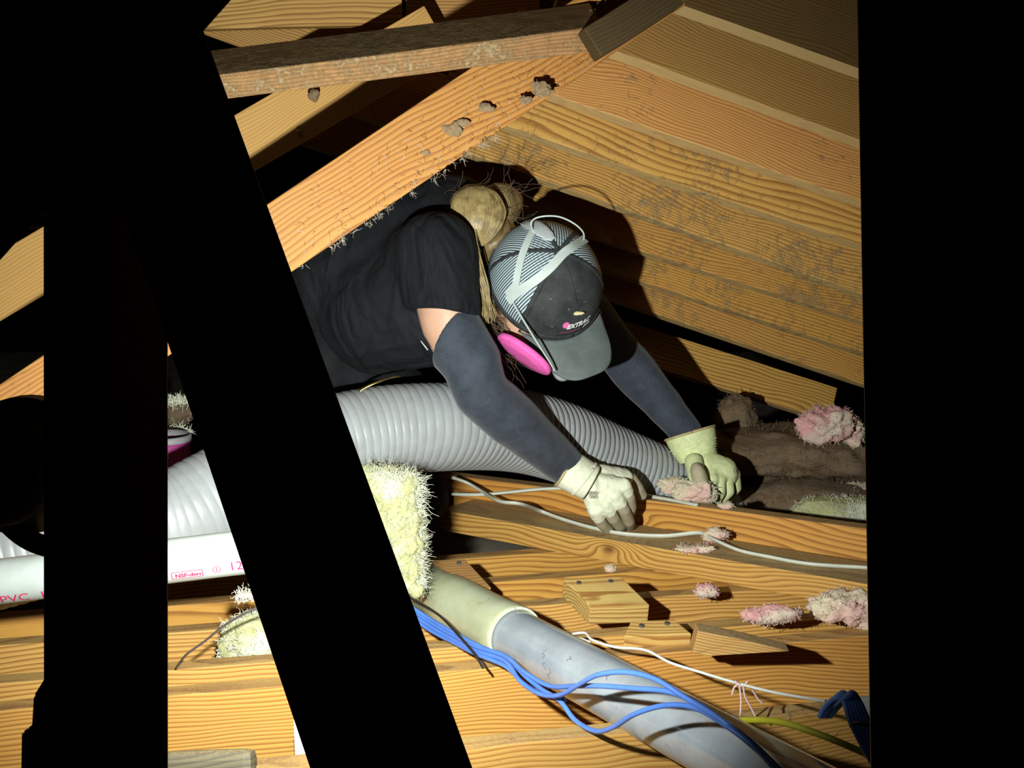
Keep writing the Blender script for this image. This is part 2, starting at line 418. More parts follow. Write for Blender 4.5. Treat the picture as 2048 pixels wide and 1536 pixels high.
# rolled top beam: narrow lit face below, dusty upper face
a, b = P(380, 157, 1.97), P(1205, 52, 2.01)
c25, s25 = math.cos(math.radians(28)), math.sin(math.radians(28))
board('dusty_tie_beam', a, b, .040, .105, wood(53, light=(.40, .22, .10), dark=(.2, .09, .035), ring=.006, pith=(.03, .2), dust=1.15, top=.3), 'dust-covered tie beam across the top left, its upper side dark',
      'beam', wdir=V((0, s25, -c25)))
board('ridge_block', P(1168, 56, 1.97), P(1335, -50, 1.99), .050, .045, wood(54, light=(.085, .055, .025), dark=(.05, .03, .012), dust=.15, top=.2), 'square block, shade painted into its dark colour, wedged between the tie beam end and the brace', 'block',  # block's shade is put into its near-black wood colour
      wdir=V((0.5, 0, -1)))
lineboard('plank', 340, 61, 806, 50, 2.62, 2.66, .12, .038, wood(55, light=(.74, .46, .16), ring=.009, pith=(-.05, .05), dust=.1),
          'yellow plank at the top left above the dusty tie beam', 'plank', up=True)
lineboard('plank', 812, 45, 1080, 40, 2.66, 2.66, .12, .038, wood(56, light=(.62, .36, .13), ring=.007, dust=.2),
          'short plank butted right of the yellow one at the top', 'plank', up=True)
lineboard('plank', 330, 40, 900, 245, 2.85, 2.9, .16, .038, wood(57, light=(.70, .42, .15), dust=.15),
          'plank sloping down behind the yellow plank at the top left', 'plank', up=True)
lineboard('batten', 20, 412, 180, 432, 3.2, 3.2, .02, .03, wood(58, light=(.72, .5, .25), dust=0), 'thin pale batten seen left of the dark post, the upper one', 'batten')
lineboard('batten', 20, 446, 180, 462, 3.2, 3.2, .012, .03, wood(59, light=(.85, .75, .5), dust=0), 'thin pale batten seen left of the dark post, the lower one', 'batten')

#@@FOREGROUND
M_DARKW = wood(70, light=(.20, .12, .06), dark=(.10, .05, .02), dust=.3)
def fgb(name, x1, y1, x2, y2, d1, d2, wd, label, cat='stud', wdir=V((1, 0, 0)), th=.038):
    return board(name, P(x1, y1, d1), P(x2, y2, d2), wd, th, M_DARKW, label, 'post' if cat == 'stud' else cat, None, wdir=wdir, face_cam=True)
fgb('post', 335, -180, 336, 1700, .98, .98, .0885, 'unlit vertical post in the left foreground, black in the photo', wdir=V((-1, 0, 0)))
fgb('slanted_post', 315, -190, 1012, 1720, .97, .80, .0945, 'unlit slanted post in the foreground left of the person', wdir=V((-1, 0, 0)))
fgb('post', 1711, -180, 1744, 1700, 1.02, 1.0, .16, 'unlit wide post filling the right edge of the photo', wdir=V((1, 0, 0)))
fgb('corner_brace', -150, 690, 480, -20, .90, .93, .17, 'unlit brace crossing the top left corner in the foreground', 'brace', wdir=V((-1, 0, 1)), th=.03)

#@@LAMP
M_BLK = simple('black_plastic', (.012, .012, .013), .45, .1, 50, .1)
tdir = (AIM - LAMP).normalized()
wl = empty('work_light', P(190, 925, 1.1), 'black work light with round head and curved yoke, at the left edge', 'lamp')
bk = -tdir
bk = None
prof = [(.0, .100), (.030, .098), (.042, .085), (.046, .055), (.056, .04), (.058, .012), (.054, .012)]
em = NT('lit_lens'); em.base((.9, .95, .9)); em.b.inputs['Emission Color'].default_value = (.95, 1, .93, 1); em.b.inputs['Emission Strength'].default_value = 14
M_OFF = simple('unlit_lens', (.25, .27, .28), .3, .05)
S = 40
def lamp_head(pos, lensmat, k):
    tt = tdir; nn_ = tdir.cross(V((0, 0, 1))).normalized(); bb_ = tdir.cross(nn_)
    def lat(pr, name, mat):
        vs = []; fs = []
        for (r, s) in pr:
            for j in range(S):
                a_ = 2 * PI * j / S; vs.append(pos - tt * s * k + nn_ * (max(r, .0005) * k * math.cos(a_)) + bb_ * (max(r, .0005) * k * math.sin(a_)))
        for i in range(len(pr) - 1):
            for j in range(S): fs.append((i * S + j, i * S + (j + 1) % S, (i + 1) * S + (j + 1) % S, (i + 1) * S + j))
        return from_data(name, vs, fs, mat)
    h = local(lat(prof, 'lamp_head', M_BLK), wl)
    l = lat([(.0005, .030), (.03, .030), (.045, .032)], 'lens', lensmat); l.parent = h
lamp_head(P(74, 925, 1.10), M_OFF, 1.0)
wl_old = wl; wl = empty('clip_lamp', P(600, 1010, .98), 'lit lamp clipped to the back of the slanted post', 'lamp')
lamp_head(LAMP, em.m, .66)
local(tube('arm', [LAMP - tdir * .06, LAMP - tdir * .075 + V((0, 0, -.03)), P(600, 1120, .93)], .006, M_BLK, 10, 6), wl); wl = wl_old
yk = [P(-30, 800, 1.06), P(-42, 900, 1.06), P(-20, 990, 1.06), P(25, 1055, 1.06), P(90, 1092, 1.06), P(190, 1100, 1.06)]
local(tube('yoke', yk, .010, M_BLK, 12, 8, flat=.8), wl)
hk = [P(8, 868, 1.04), P(5, 850, 1.04), P(14, 837, 1.04), P(26, 842, 1.04), P(34, 866, 1.04), P(40, 885, 1.04)]
local(tube('hook', hk, .0016, M_BLK, 8, 8), wl)
wp = smooth_path([P(200, 1090, 1.08), P(200, 1300, 1.06), P(190, 1700, 1.04)], 6)
local(tube('pole', wp, .016, M_BLK, 20, 2, smooth_n=False), wl)
ol = [(240, 1335), (112, 1335), (92, 1350), (78, 1374), (66, 1392), (62, 1458), (42, 1464), (38, 1700), (240, 1700)]
bm = bmesh.new(); A_ = [bm.verts.new(P(x, y, 1.03)) for x, y in ol]; B_ = [bm.verts.new(P(x, y, 1.03) + FW * .035) for x, y in ol]
bm.faces.new(A_); bm.faces.new(B_[::-1])
for k in range(len(ol)): bm.faces.new((A_[k], B_[k], B_[(k + 1) % len(ol)], A_[(k + 1) % len(ol)]))
bmesh.ops.recalc_face_normals(bm, faces=bm.faces); bmesh.ops.bevel(bm, geom=list(bm.edges), offset=.002, segments=2, affect='EDGES')
local(mesh_obj('clamp', bm, M_BLK), wl)

#@@PIPES
def printed_pipe():
    t = NT('white_pvc'); o = t.obj(); n = t.noise(o, 30, 4, .6)
    t.base(t.ramp(n, [(.3, (.40, .44, .42)), (.7, (.48, .52, .50))])); t.rough(.28); t.bump(n, .05, .001); return t.m
M_PVC = printed_pipe()
def bellpipe(name, pts, prof, mat, parent=None, seg=48):
    """straight pipe a->b with (fraction, radius) profile"""
    a, b = pts; vs = []; fs = []; t = (b - a).normalized(); n = V((0, 0, 1)) - t * t.z; n.normalize(); q = t.cross(n)
    for (f, r) in prof:
        for j in range(seg):
            an = 2 * PI * j / seg; vs.append(a.lerp(b, f) + n * (r * math.cos(an)) + q * (r * math.sin(an)))
    for i in range(len(prof) - 1):
        for j in range(seg): fs.append((i * seg + j, i * seg + (j + 1) % seg, (i + 1) * seg + (j + 1) % seg, (i + 1) * seg + j))
    return from_data(name, vs, fs, mat, parent)
PA, PB = P(-260, 1194, 1.74), P(620, 1088, 1.80)
PR = .0306
wpipe = bellpipe('pvc_pipe', (PA, PB), [(0, PR - .004), (0, PR)] + [(i / 40, PR) for i in range(1, 40)] + [(1, PR), (1, PR - .004), (.9, PR - .004)], M_PVC)
tag(wpipe, 'white plastic pipe with red printing, brightly lit at the lower left', 'pipe')
M_INK = simple('red_ink', (.70, .02, .12), .5, .1, 100, 0)
def text_mesh(s, size, bold=0.0, shear=0.0):
    cu = bpy.data.curves.new('txt', 'FONT'); cu.body = s; cu.size = size; cu.offset = bold; cu.shear = shear; cu.fill_mode = 'FRONT'; cu.resolution_u = 3
    to = bpy.data.objects.new('txt', cu); COL.objects.link(to); bpy.context.view_layer.update()
    dg = bpy.context.evaluated_depsgraph_get(); me = bpy.data.meshes.new_from_object(to.evaluated_get(dg))
    bpy.data.objects.remove(to); return me
def print_on_pipe(me_or_polys, s0, ang0, name='printing', sc=1.0, mat=M_INK):
    t = (PB - PA).normalized(); n = V((0, 0, 1)) - t * t.z; n.normalize(); q = t.cross(n)   # q points away/toward
    if q.dot(CAM - PA) < 0: q = -q
    me = me_or_polys
    bm = bmesh.new(); bm.from_mesh(me); bmesh.ops.subdivide_edges(bm, edges=[e for e in bm.edges if e.calc_length() > .006], cuts=2, use_grid_fill=False)
    for v in bm.verts:
        a = ang0 - v.co.y * sc / PR; r = PR + .0004
        v.co = PA + t * (s0 + v.co.x * sc) + q * (r * math.cos(a)) - n * (r * math.sin(a))
    bmesh.ops.recalc_face_normals(bm, faces=bm.faces)
    return mesh_obj(name, bm, mat, wpipe)
def pipe_s(x):   # distance along the pipe where it is seen at image column x
    best = min(range(400), key=lambda i: abs(((PA.lerp(PB, i / 399) - CAM).dot(RT) / (PA.lerp(PB, i / 399) - CAM).dot(FW)) * FPX + 1024 - x))
    return best / 399 * (PB - PA).length
print_on_pipe(text_mesh('PVC  1120', .0215), pipe_s(4), .92)
print_on_pipe(text_mesh('NSF-dwv', .0095, .0003), pipe_s(353), .62)
print_on_pipe(text_mesh('12', .0195), pipe_s(459), .56)
def outline(pts, wdt):
    bm = bmesh.new(); k = len(pts)
    for i in range(k):
        a, b = V(pts[i]), V(pts[(i + 1) % k]); d = (b - a).normalized(); nrm = V((-d.y, d.x, 0)) * wdt / 2; m = max(1, int((b - a).length / .003))
        for j in range(m):
            p, q = a.lerp(b, j / m), a.lerp(b, (j + 1) / m); bm.faces.new([bm.verts.new(u) for u in (p - nrm, q - nrm, q + nrm, p + nrm)])
    me = bpy.data.meshes.new('o'); bm.to_mesh(me); bm.free(); return me
print_on_pipe(outline([(0, 0, 0), (.041, 0, 0), (.041, .012, 0), (0, .012, 0)], .0010), pipe_s(347), .70)
print_on_pipe(outline([(.005 * math.cos(a * PI / 12), .005 * math.sin(a * PI / 12), 0) for a in range(24)], .0009), pipe_s(435), .42)
print_on_pipe(outline([(0, -.003, 0), (.0002, .003, 0)], .001), pipe_s(435), .42)

t = NT('grey_clear_pvc'); o_ = t.obj(); n = t.noise(o_, 14, 4, .6); n2 = t.noise(t.map(o_, (1, 1, 1)), 60, 5, .8, dist=1)
c = t.ramp(n, [(.3, (.20, .225, .26)), (.7, (.29, .32, .35))]); t.base(t.mix(t.ramp(n2, [(.62, (0, 0, 0)), (.7, (.7,) * 3)]), c, (.12, .09, .06)))
t.rough(.22); M_GPVC = t.m; t.b.inputs['Coat Weight'].default_value = .4
t = NT('yellowed_pvc'); o_ = t.obj(); n = t.noise(o_, 12, 4, .6); n2 = t.noise(o_, 40, 5, .8, dist=1)
c = t.ramp(n, [(.3, (.36, .37, .22)), (.7, (.46, .49, .34))]); t.base(t.mix(t.ramp(n2, [(.6, (0, 0, 0)), (.72, (.5,) * 3)]), c, (.22, .15, .05)))
t.rough(.26); M_YPVC = t.m
QA = P(800, 1144, 2.28); QJ = P(1032, 1274, 2.02); QB = P(1560, 1560, 1.515)
gp = empty('drain_pipe', QJ, 'large grey plastic drain pipe slanting down to the lower right, with a belled joint', 'pipe')
L2 = (QB - QJ).length
r0 = .042; rb = .0465
QD = (QB - QJ).normalized()
local(bellpipe('pipe_run', (QJ - QD * .05, QB + QD * .25), [(0, r0)] + [(i / 30, r0) for i in range(1, 31)] + [(1, r0 - .004), (.95, r0 - .004)], M_GPVC), gp)
QA2 = QJ - QD * (QA - QJ).length * 1.02
Lb = (QJ - QA2).length
local(bellpipe('bell_end', (QA2, QJ), [(0, r0), (.1, r0), (.30, r0), (.36, rb), (.5, rb), (.86, rb), (.88, rb + .0012), (.97, rb + .0012), (1, rb), (1, r0 + .0005), (.9, r0 + .0003)], M_YPVC), gp)
vs = []; fs = []
tn = QD; nn1 = (V((0, 0, 1)) - tn * tn.z).normalized(); qq = tn.cross(nn1)
ring = [QJ + nn1 * ((rb - .0005) * math.cos(2 * PI * j / 60)) + qq * ((rb - .0005) * math.sin(2 * PI * j / 60)) for j in range(61)]
M_RIM = simple('pale_glue_rim', (.72, .78, .62), .35, .05, 60, 0)
local(tube('glue_rim', ring, .0016, M_RIM, 8, 1, smooth_n=False, hint=tn), gp)
# dark seam marks on the pipe
M_MARK = simple('dark_scuff', (.10, .09, .08), .7, .2, 90, 0)
rs = random.Random(3)
for k in range(5):
    s = rs.uniform(.05, .42); a0 = rs.uniform(-.2, .9); p = []
    sidev = qq if qq.dot(CAM - QJ) > 0 else -qq
    for j in range(6):
        an = a0 + j * rs.uniform(.03, .07); p.append(QJ + tn * (s + .004 * math.sin(j * 1.3 + k)) + sidev * ((r0 + .0002) * math.cos(an)) + nn1 * ((r0 + .0002) * math.sin(an)))
    local(tube('scuff', p, .0004, M_MARK, 5, 3), gp)

# ------------------------------------------------------------------ the vacuum hose
t = NT('grey_hose_plastic'); o_ = t.obj(); n = t.noise(o_, 20, 4, .6)
t.base(t.ramp(n, [(.3, (.29, .30, .31)), (.7, (.36, .38, .39))])); t.rough(.42); t.bump(t.noise(o_, 200, 3), .1, .0006); M_HOSE = t.m
hp = [P(-200, 1160, 2.00), P(-40, 1122, 2.02), P(150, 1075, 2.06), P(330, 1045, 2.12), P(420, 1002, 2.16), P(600, 906, 2.26), P(740, 866, 2.33), P(880, 854, 2.40), P(1010, 858, 2.52), P(1110, 880, 2.62),
      P(1210, 922, 2.72), P(1310, 965, 2.80), P(1390, 1004, 2.87), P(1425, 1045, 2.90), P(1428, 1110, 2.88)]
path = resample(smooth_path(hp, 40), .0017)
HR = .0820; PIT = .0153; SEG = 72
fr = frames(path, V((0, 0, 1))); vs = []; fs = []; sdist = 0
for i, (p, tg, nv, bv) in enumerate(fr):
    if i: sdist += (path[i] - path[i - 1]).length
    f = i / len(fr)
    for j in range(SEG):
        a_ = 2 * PI * j / SEG
        ph = ((sdist + PIT * j / SEG) / PIT) % 1.0
        amp = .0022 + .0032 * max(0, min(1, (f - .50) / .15))
        k = abs(math.sin(PI * ph)) ** (.30 + .25 * max(0, min(1, (f - .50) / .15)))
        r = HR - amp + amp * k
        vs.append(p + nv * (r * math.cos(a_)) + bv * (r * math.sin(a_)))
for i in range(len(fr) - 1):
    for j in range(SEG):
        q = i * SEG; fs.append((q + j, q + (j + 1) % SEG, q + SEG + (j + 1) % SEG, q + SEG + j))
tag(from_data('vacuum_hose', vs, fs, M_HOSE), 'wide grey corrugated hose lying across from the left to under the far glove', 'hose')

#@@PERSON
M_SKIN = simple('skin', (.62, .36, .25), .5, .06, 30, .05); M_SKIN.node_tree.nodes['Principled BSDF'].inputs['Subsurface Weight'].default_value = .08
t = NT('black_cotton'); o_ = t.obj(); n = t.noise(t.map(o_, (1, 1, .4)), 15, 2, .45, dist=.9); n2 = t.noise(o_, 3, 3, .5); n3 = t.noise(o_, 240, 2, .5)
c = t.ramp(n2, [(.35, (.0035, .0046, .0068)), (.7, (.0065, .008, .011))]); c = t.mix(t.ramp(n3, [(.76, (0, 0, 0)), (.79, (.5,) * 3)]), c, (.20, .17, .12))
t.base(c); t.rough(.85); t.bump(n, 1.0, .030); t.b.inputs['Specular IOR Level'].default_value = .3; M_SHIRT = t.m
M_PANTS = simple('black_trousers', (.008, .009, .012), .8, .25, 25, .3, .002, spec=.25)
t = NT('navy_arm_sleeve'); o_ = t.obj(); n = t.noise(o_, 22, 5, .7); n2 = t.noise(o_, 900, 2, .5); n3 = t.noise(o_, 330, 1, .5)
c = t.ramp(n, [(.35, (.018, .024, .038)), (.75, (.048, .060, .085))]); c = t.mix(t.ramp(n3, [(.74, (0, 0, 0)), (.78, (.35,) * 3)]), c, (.3, .33, .36))
t.base(c); t.rough(.8); t.bump(n2, .3, .0006); t.b.inputs['Sheen Weight'].default_value = .15; M_SLV = t.m
root = empty('person', P(845, 1050, 2.75), 'person in black t-shirt and cap bending over the hose, reaching down with gloved hands', 'person')
def J(x, y, d): return P(x, y, d)
NSH, NEL, NWR = J(872, 505, 2.36), J(962, 785, 2.33), J(1146, 944, 2.52)
FSH, FEL, FWR = J(1070, 500, 2.66), J(1232, 700, 2.72), J(1372, 862, 2.74)
PEL, WST, CHS, NCK = J(560, 690, 2.68), J(690, 610, 2.60), J(835, 560, 2.52), J(975, 505, 2.50)
# head frame
def cv(r, u, tw): return (RT * r + UPV * u - FW * tw)
HU = cv(.2, .42, .885).normalized(); HF = cv(.45, -.85, .31); HF = (HF - HU * HF.dot(HU)).normalized()
HL = HU.cross(HF).normalized()
if HL.dot(RT) < 0: HL = -HL          # her left side, to the right of the picture
C0 = P(1091, 563, 2.42)
def HD(l, f, u): return C0 + HL * l + HF * f + HU * u
# body
vs, fs = [], []
def cap(a, ra, b, rb_, f1=False, f2=False, **kw): capsule(vs, fs, a, ra, b, rb_, f1, f2, **kw)
cap(PEL, .135, WST, .115); cap(WST, .115, CHS, .13); cap(CHS, .13, J(900, 480, 2.53), .10)
cap(J(900, 480, 2.53), .08, NCK, .052); cap(NCK, .052, HD(0, -.035, -.10), .05)
ellipsoid(vs, fs, HD(0, 0, -.01), (HL * .076, HF * .094, HU * .095)); ellipsoid(vs, fs, HD(0, .018, -.072), (HL * .090, HF * .090, HU * .070)); [ellipsoid(vs, fs, HD(s * .047, .050, -.062), (HL * .052, HF * .058, HU * .050)) for s in (-1, 1)]; ellipsoid(vs, fs, HD(0, .035, -.115), (HL * .055, HF * .06, HU * .05))
cap(HD(0, .09, -.07), .010, HD(0, .105, -.095), .014); 
for s in (-1, 1):
    ellipsoid(vs, fs, HD(s * .099, -.010, -.052), (HL * .012, HF * .022, HU * .034)); ellipsoid(vs, fs, HD(s * .030, .082, -.045), (HL * .016, HF * .012, HU * .010))
cap(HD(-.02, .083, -.127), .008, HD(.02, .083, -.127), .008)
cap(CHS, .10, NSH, .062); UM = J(900, 645, 2.345); cap(NSH, .060, UM, .0535); cap(UM, .0535, NEL, .042); cap(NEL, .042, NEL.lerp(NWR, .3), .044); cap(NEL.lerp(NWR, .3), .045, NWR, .028)
cap(CHS, .10, FSH, .062); cap(FSH, .056, FEL, .041); cap(FEL, .041, FEL.lerp(FWR, .3), .042); cap(FEL.lerp(FWR, .3), .042, FWR, .028)
NK, NAN = J(840, 1000, 2.74), J(560, 1030, 3.0); FK, FAN = J(860, 900, 3.02), J(600, 960, 3.3)
cap(PEL, .12, NK, .052); cap(NK, .050, NAN, .035); cap(J(640, 680, 2.86), .11, FK, .052); cap(FK, .05, FAN, .035)
body = blob('body', vs, fs, M_SKIN, .0055, 5); local(body, root)
# shirt
vs, fs = [], []
cap(J(640, 655, 2.62), .135, WST, .138, True); cap(WST, .135, CHS, .145); cap(J(760, 620, 2.50), .125, J(850, 605, 2.46), .122)
cap(CHS, .14, J(900, 470, 2.53), .118); cap(CHS, .115, NSH, .078); cap(NSH, .078, J(886, 628, 2.35), .068, False, True, seg=28, g2=RT * .26)
cap(CHS, .115, FSH, .078); cap(FSH, .078, J(1150, 600, 2.70), .066, False, True); cap(J(900, 480, 2.53), .10, J(950, 500, 2.50), .072, False, True)
cap(J(700, 560, 2.56), .14, J(860, 480, 2.52), .125)
tshirt = blob('t_shirt', vs, fs, M_SHIRT, .0050, 6, disp=(.009, .10)); local(tshirt, root)
# folds standing on the shirt
for k, (x0, y0, x1, y1, x2, y2, r) in enumerate(((640, 560, 655, 640, 700, 720, .004), (700, 540, 690, 630, 720, 715, .005), (860, 560, 905, 590, 945, 625, .004), (750, 600, 760, 670, 800, 725, .004), (830, 520, 880, 545, 930, 600, .004))):
    pass
# trousers
vs, fs = [], []
cap(J(520, 700, 2.70), .14, J(655, 680, 2.60), .130, False, True); cap(PEL, .13, NK, .062); cap(NK, .061, NAN, .048); cap(J(640, 680, 2.86), .12, FK, .060); cap(FK, .06, FAN, .045)
cap(J(640, 720, 2.55), .09, J(800, 800, 2.62), .07)
trousers = blob('trousers', vs, fs, M_PANTS, .006, 6, disp=(.010, .07)); local(trousers, root)
M_SEAM = simple('grey_seam', (.03, .033, .038), .7, .1, 50, 0)
sm = tube('knee_seam', [P(826, 1051, 2.66), P(850, 1046, 2.655), P(874, 1030, 2.665), P(889, 1005, 2.69)], .0012, M_SEAM, 6, 6); sm.parent = trousers
# shoes on the hidden feet
for (q, dirn) in ((NAN, V((-.9, .1, -.1))), (FAN, V((-.9, .2, -.1)))):
    v2, f2 = [], []
    capsule(v2, f2, q + V((.02, 0, -.01)), .045, q + V((-.12, .02, -.04)), .042); capsule(v2, f2, q + V((-.05, 0, -.03)), .045, q + V((-.17, .03, -.01)), .034)
    local(blob('shoe', v2, f2, M_BLK, .006, 5), root)
# arm sleeves
vs, fs = [], []
SA = J(909, 672, 2.345)
cap(SA, .0605, NEL.lerp(NSH, .22), .055, True, False, seg=28, g1=RT * -.50 + V((0, .3, 0))); cap(NEL.lerp(NSH, .22), .054, NEL, .050); cap(NEL, .050, NEL.lerp(NWR, .3), .052); cap(NEL.lerp(NWR, .3), .052, NWR.lerp(NEL, -.1), .034)
o = blob('arm_sleeve', vs, fs, M_SLV, .0040, 4, disp=(.0025, .06)); local(o, root)
vs, fs = [], []
cap(J(1150, 600, 2.70), .055, FEL, .047, True, False); cap(FEL, .047, FEL.lerp(FWR, .3), .048); cap(FEL.lerp(FWR, .3), .048, FWR, .034)
o = blob('arm_sleeve', vs, fs, M_SLV, .0045, 4, disp=(.004, .05)); local(o, root)
# shirt care tag
tg = tube('white_tag', [P(842, 682, 2.27), P(856, 700, 2.268)], .0024, simple('white_label', (.7, .7, .72), .6, .05), 6, 1, flat=.3); local(tg, root)

#@@GLOVES
def glove_mat(name, hi, lo_, scale=60):
    t = NT(name); o_ = t.obj(); n = t.noise(o_, scale, 3, .6, dist=1.5); w_ = t.n('ShaderNodeTexVoronoi'); w_.inputs['Scale'].default_value = 120; t.put(w_.inputs[0], o_)
    c = t.ramp(n, [(.35, lo_), (.65, hi)]); t.base(c); t.rough(.75); t.bump(t.math('ADD', n, w_.outputs[0]), .3, .0012); return t.m
M_GN = glove_mat('cream_glove', (.86, .85, .68), (.70, .74, .54)); M_GF = glove_mat('lime_glove', (.72, .76, .42), (.58, .64, .33))
M_GT = simple('tan_suede', (.42, .37, .25), .85, .1, 60, .3); M_PIP = simple('tan_piping', (.50, .40, .20), .7, .1); M_GK = simple('dark_print', (.10, .12, .09), .7, .05, 50, 0)
def finger(vs, fs, pts, r0, r1):
    for k in range(len(pts) - 1):
        f = k / (len(pts) - 1); g = (k + 1) / (len(pts) - 1)
        capsule(vs, fs, pts[k], r0 + (r1 - r0) * f, pts[k + 1], r0 + (r1 - r0) * g, seg=16)
# near glove: back of the right hand, fingers spread over the beam
vs, fs = [], []
cap(J(1172, 956, 2.505), .034, J(1182, 966, 2.51), .034, sq=.7, hint=V((0, -.3, 1)))
K = [J(1190, 1020, 2.512), J(1210, 1005, 2.505), J(1230, 990, 2.503), J(1247, 972, 2.510)]
for q, e in zip(K, (J(1203, 1046, 2.535), J(1226, 1036, 2.525), J(1248, 1020, 2.52), J(1258, 994, 2.525))): cap(J(1182, 966, 2.51).lerp(q, .1), .026, q, .0165, sq=.9); cap(q, .0160, q.lerp(e, .55), .0138)
cap(J(1165, 955, 2.51), .028, J(1208, 984, 2.515), .026)
cap(J(1200, 950, 2.53), .022, J(1248, 955, 2.56), .018)
hand = blob('glove', vs, fs, M_GN, .0024, 3, disp=(.0040, .018)); local(hand, root); hand['label'] = 'cream glove with a wide cuff, on the near hand'
def sub(o, par): o.parent = par; return o
FG = [[K[0], J(1203, 1046, 2.545), J(1215, 1058, 2.575), J(1222, 1060, 2.60)], [K[1], J(1226, 1036, 2.53), J(1240, 1052, 2.57), J(1246, 1054, 2.60)],
      [K[2], J(1248, 1020, 2.525), J(1258, 1042, 2.56), J(1260, 1050, 2.59)], [K[3], J(1258, 994, 2.525), J(1262, 1014, 2.55), J(1260, 1026, 2.58)]]
for q in FG:
    vs, fs = [], []; finger(vs, fs, [q[0].lerp(q[1], .50), q[1], q[2], q[3]], .0130, .0108)
    sub(blob('glove_finger', vs, fs, M_GT, .0022, 3), hand)
    cr = q[1].lerp(q[2], .1)
vs, fs = [], []; finger(vs, fs, [J(1240, 950, 2.56), J(1262, 958, 2.575), J(1276, 976, 2.585), J(1284, 990, 2.60)], .014, .0105)
sub(blob('glove_thumb', vs, fs, M_GT, .0022, 3), hand)
# cuff
def cuff(a, b, r1, r2, n_r, sq, mat, pm, puck=0, hint=V((0, -.4, 1))):
    t_ = (b - a).normalized(); n_ = (hint - t_ * hint.dot(t_)).normalized(); q_ = t_.cross(n_); v2 = []; f2 = []; S = 64; N = 26
    for sgn in (1, -1):
        for i in range(N + 1):
            f = i / N if sgn == 1 else 1 - i / N
            r = (r1 + (r2 - r1) * f ** 1.6) - (0 if sgn == 1 else .0025)
            for j in range(S):
                an = 2 * PI * j / S; rr_ = r
                if puck and f > .45: rr_ += .0038 * math.sin((f - .45) * 70 + .6 * math.sin(an * 9)) * (1 + .5 * math.sin(an * 16))
                v2.append(a.lerp(b, f) + n_ * (rr_ * sq * math.cos(an)) + q_ * (rr_ * math.sin(an)))
    T = 2 * (N + 1)
    for i in range(T - 1):
        for j in range(S): f2.append((i * S + j, i * S + (j + 1) % S, (i + 1) * S + (j + 1) % S, (i + 1) * S + j))
    c_ = from_data('cuff', v2, f2, mat)
    rg = [a + n_ * (r1 * sq * math.cos(2 * PI * j / 48)) + q_ * (r1 * math.sin(2 * PI * j / 48)) for j in range(49)]
    p_ = tube('piping', rg, .0028, pm, 8, 1, smooth_n=False, hint=t_)
    return c_, p_
c_, p_ = cuff(J(1131, 936, 2.50), J(1182, 966, 2.50), .0445, .0405, 0, .82, M_GN, M_PIP); sub(c_, hand); sub(p_, hand)
cx_, p_ = cuff(J(1168, 958, 2.50), J(1178, 966, 2.50), .0418, .0410, 0, .83, M_GN, M_PIP); bpy.data.objects.remove(cx_); p_.data.materials[0] = M_GN; p_.name = 'cuff_seam'; sub(p_, hand)
# print on the back of the glove: small dark four-petal mark and knuckle ridges
for k in range(4):
    x_, y_ = 1181 + (k % 2) * 8, 986 + (k // 2) * 8
    rg = [P(x_ + 3 * math.cos(a * PI / 4), y_ + 2.6 * math.sin(a * PI / 4), 2.462) for a in range(9)]
    sub(tube('print_mark', rg, .0006, M_GK, 5, 1, smooth_n=False), hand)
# blue tag beside the little finger
sub(tube('blue_tag', [P(1172, 1020, 2.515), P(1183, 1029, 2.52)], .006, simple('blue_grey_tag', (.25, .30, .42), .6, .1), 4, 1, flat=.2), hand)
# far glove: left hand gripping the insulation
vs, fs = [], []
cap(J(1396, 900, 2.73), .040, J(1410, 940, 2.72), .043, sq=.8); cap(J(1410, 938, 2.715), .040, J(1442, 946, 2.715), .036)
KF = [J(1466, 950, 2.72), J(1452, 955, 2.70), J(1437, 960, 2.685), J(1422, 960, 2.675)]
for q in KF: cap(J(1410, 925, 2.72), .03, q, .0165)
hand2 = blob('glove', vs, fs, M_GF, .0028, 6, disp=(.003, .025)); local(hand2, root); hand2['label'] = 'yellow-green glove with puckered cuff, on the far hand'
FF = [[KF[0], J(1470, 975, 2.73), J(1452, 992, 2.74), J(1436, 996, 2.75)], [KF[1], J(1456, 982, 2.70), J(1440, 1000, 2.71), J(1426, 1002, 2.73)],
      [KF[2], J(1438, 985, 2.68), J(1428, 1003, 2.69), J(1416, 1004, 2.71)], [KF[3], J(1420, 984, 2.665), J(1420, 1002, 2.67), J(1412, 1008, 2.69)]]
for q in FF:
    vs, fs = [], []; finger(vs, fs, q, .0155, .0115); sub(blob('glove_finger', vs, fs, M_GF, .0024, 3), hand2)
vs, fs = [], []; finger(vs, fs, [J(1388, 925, 2.68), J(1392, 950, 2.655), J(1402, 980, 2.645), J(1416, 1003, 2.65)], .020, .012)
th = blob('glove_thumb', vs, fs, M_GF, .0024, 4); sub(th, hand2)
v2, f2 = [], []; ellipsoid(v2, f2, J(1399, 955, 2.646), (RT * .0185 + UPV * -.004, FW * .022, UPV * .031 + RT * -.005)); sub(blob('suede_patch', v2, f2, M_GT, .0025, 3), hand2)
c_, p_ = cuff(J(1380, 866, 2.735), J(1396, 918, 2.73), .0540, .0390, 0, .85, M_GF, M_PIP, puck=1, hint=V((0, -1, .2))); sub(c_, hand2); sub(p_, hand2)
rg = [P(1471 + 5 * math.cos(a * PI / 4) * .6, 941 + 6 * math.sin(a * PI / 4), 2.672) for a in range(9)]
sub(tube('print_mark', rg, .0007, M_GK, 5, 1, smooth_n=False), hand2)

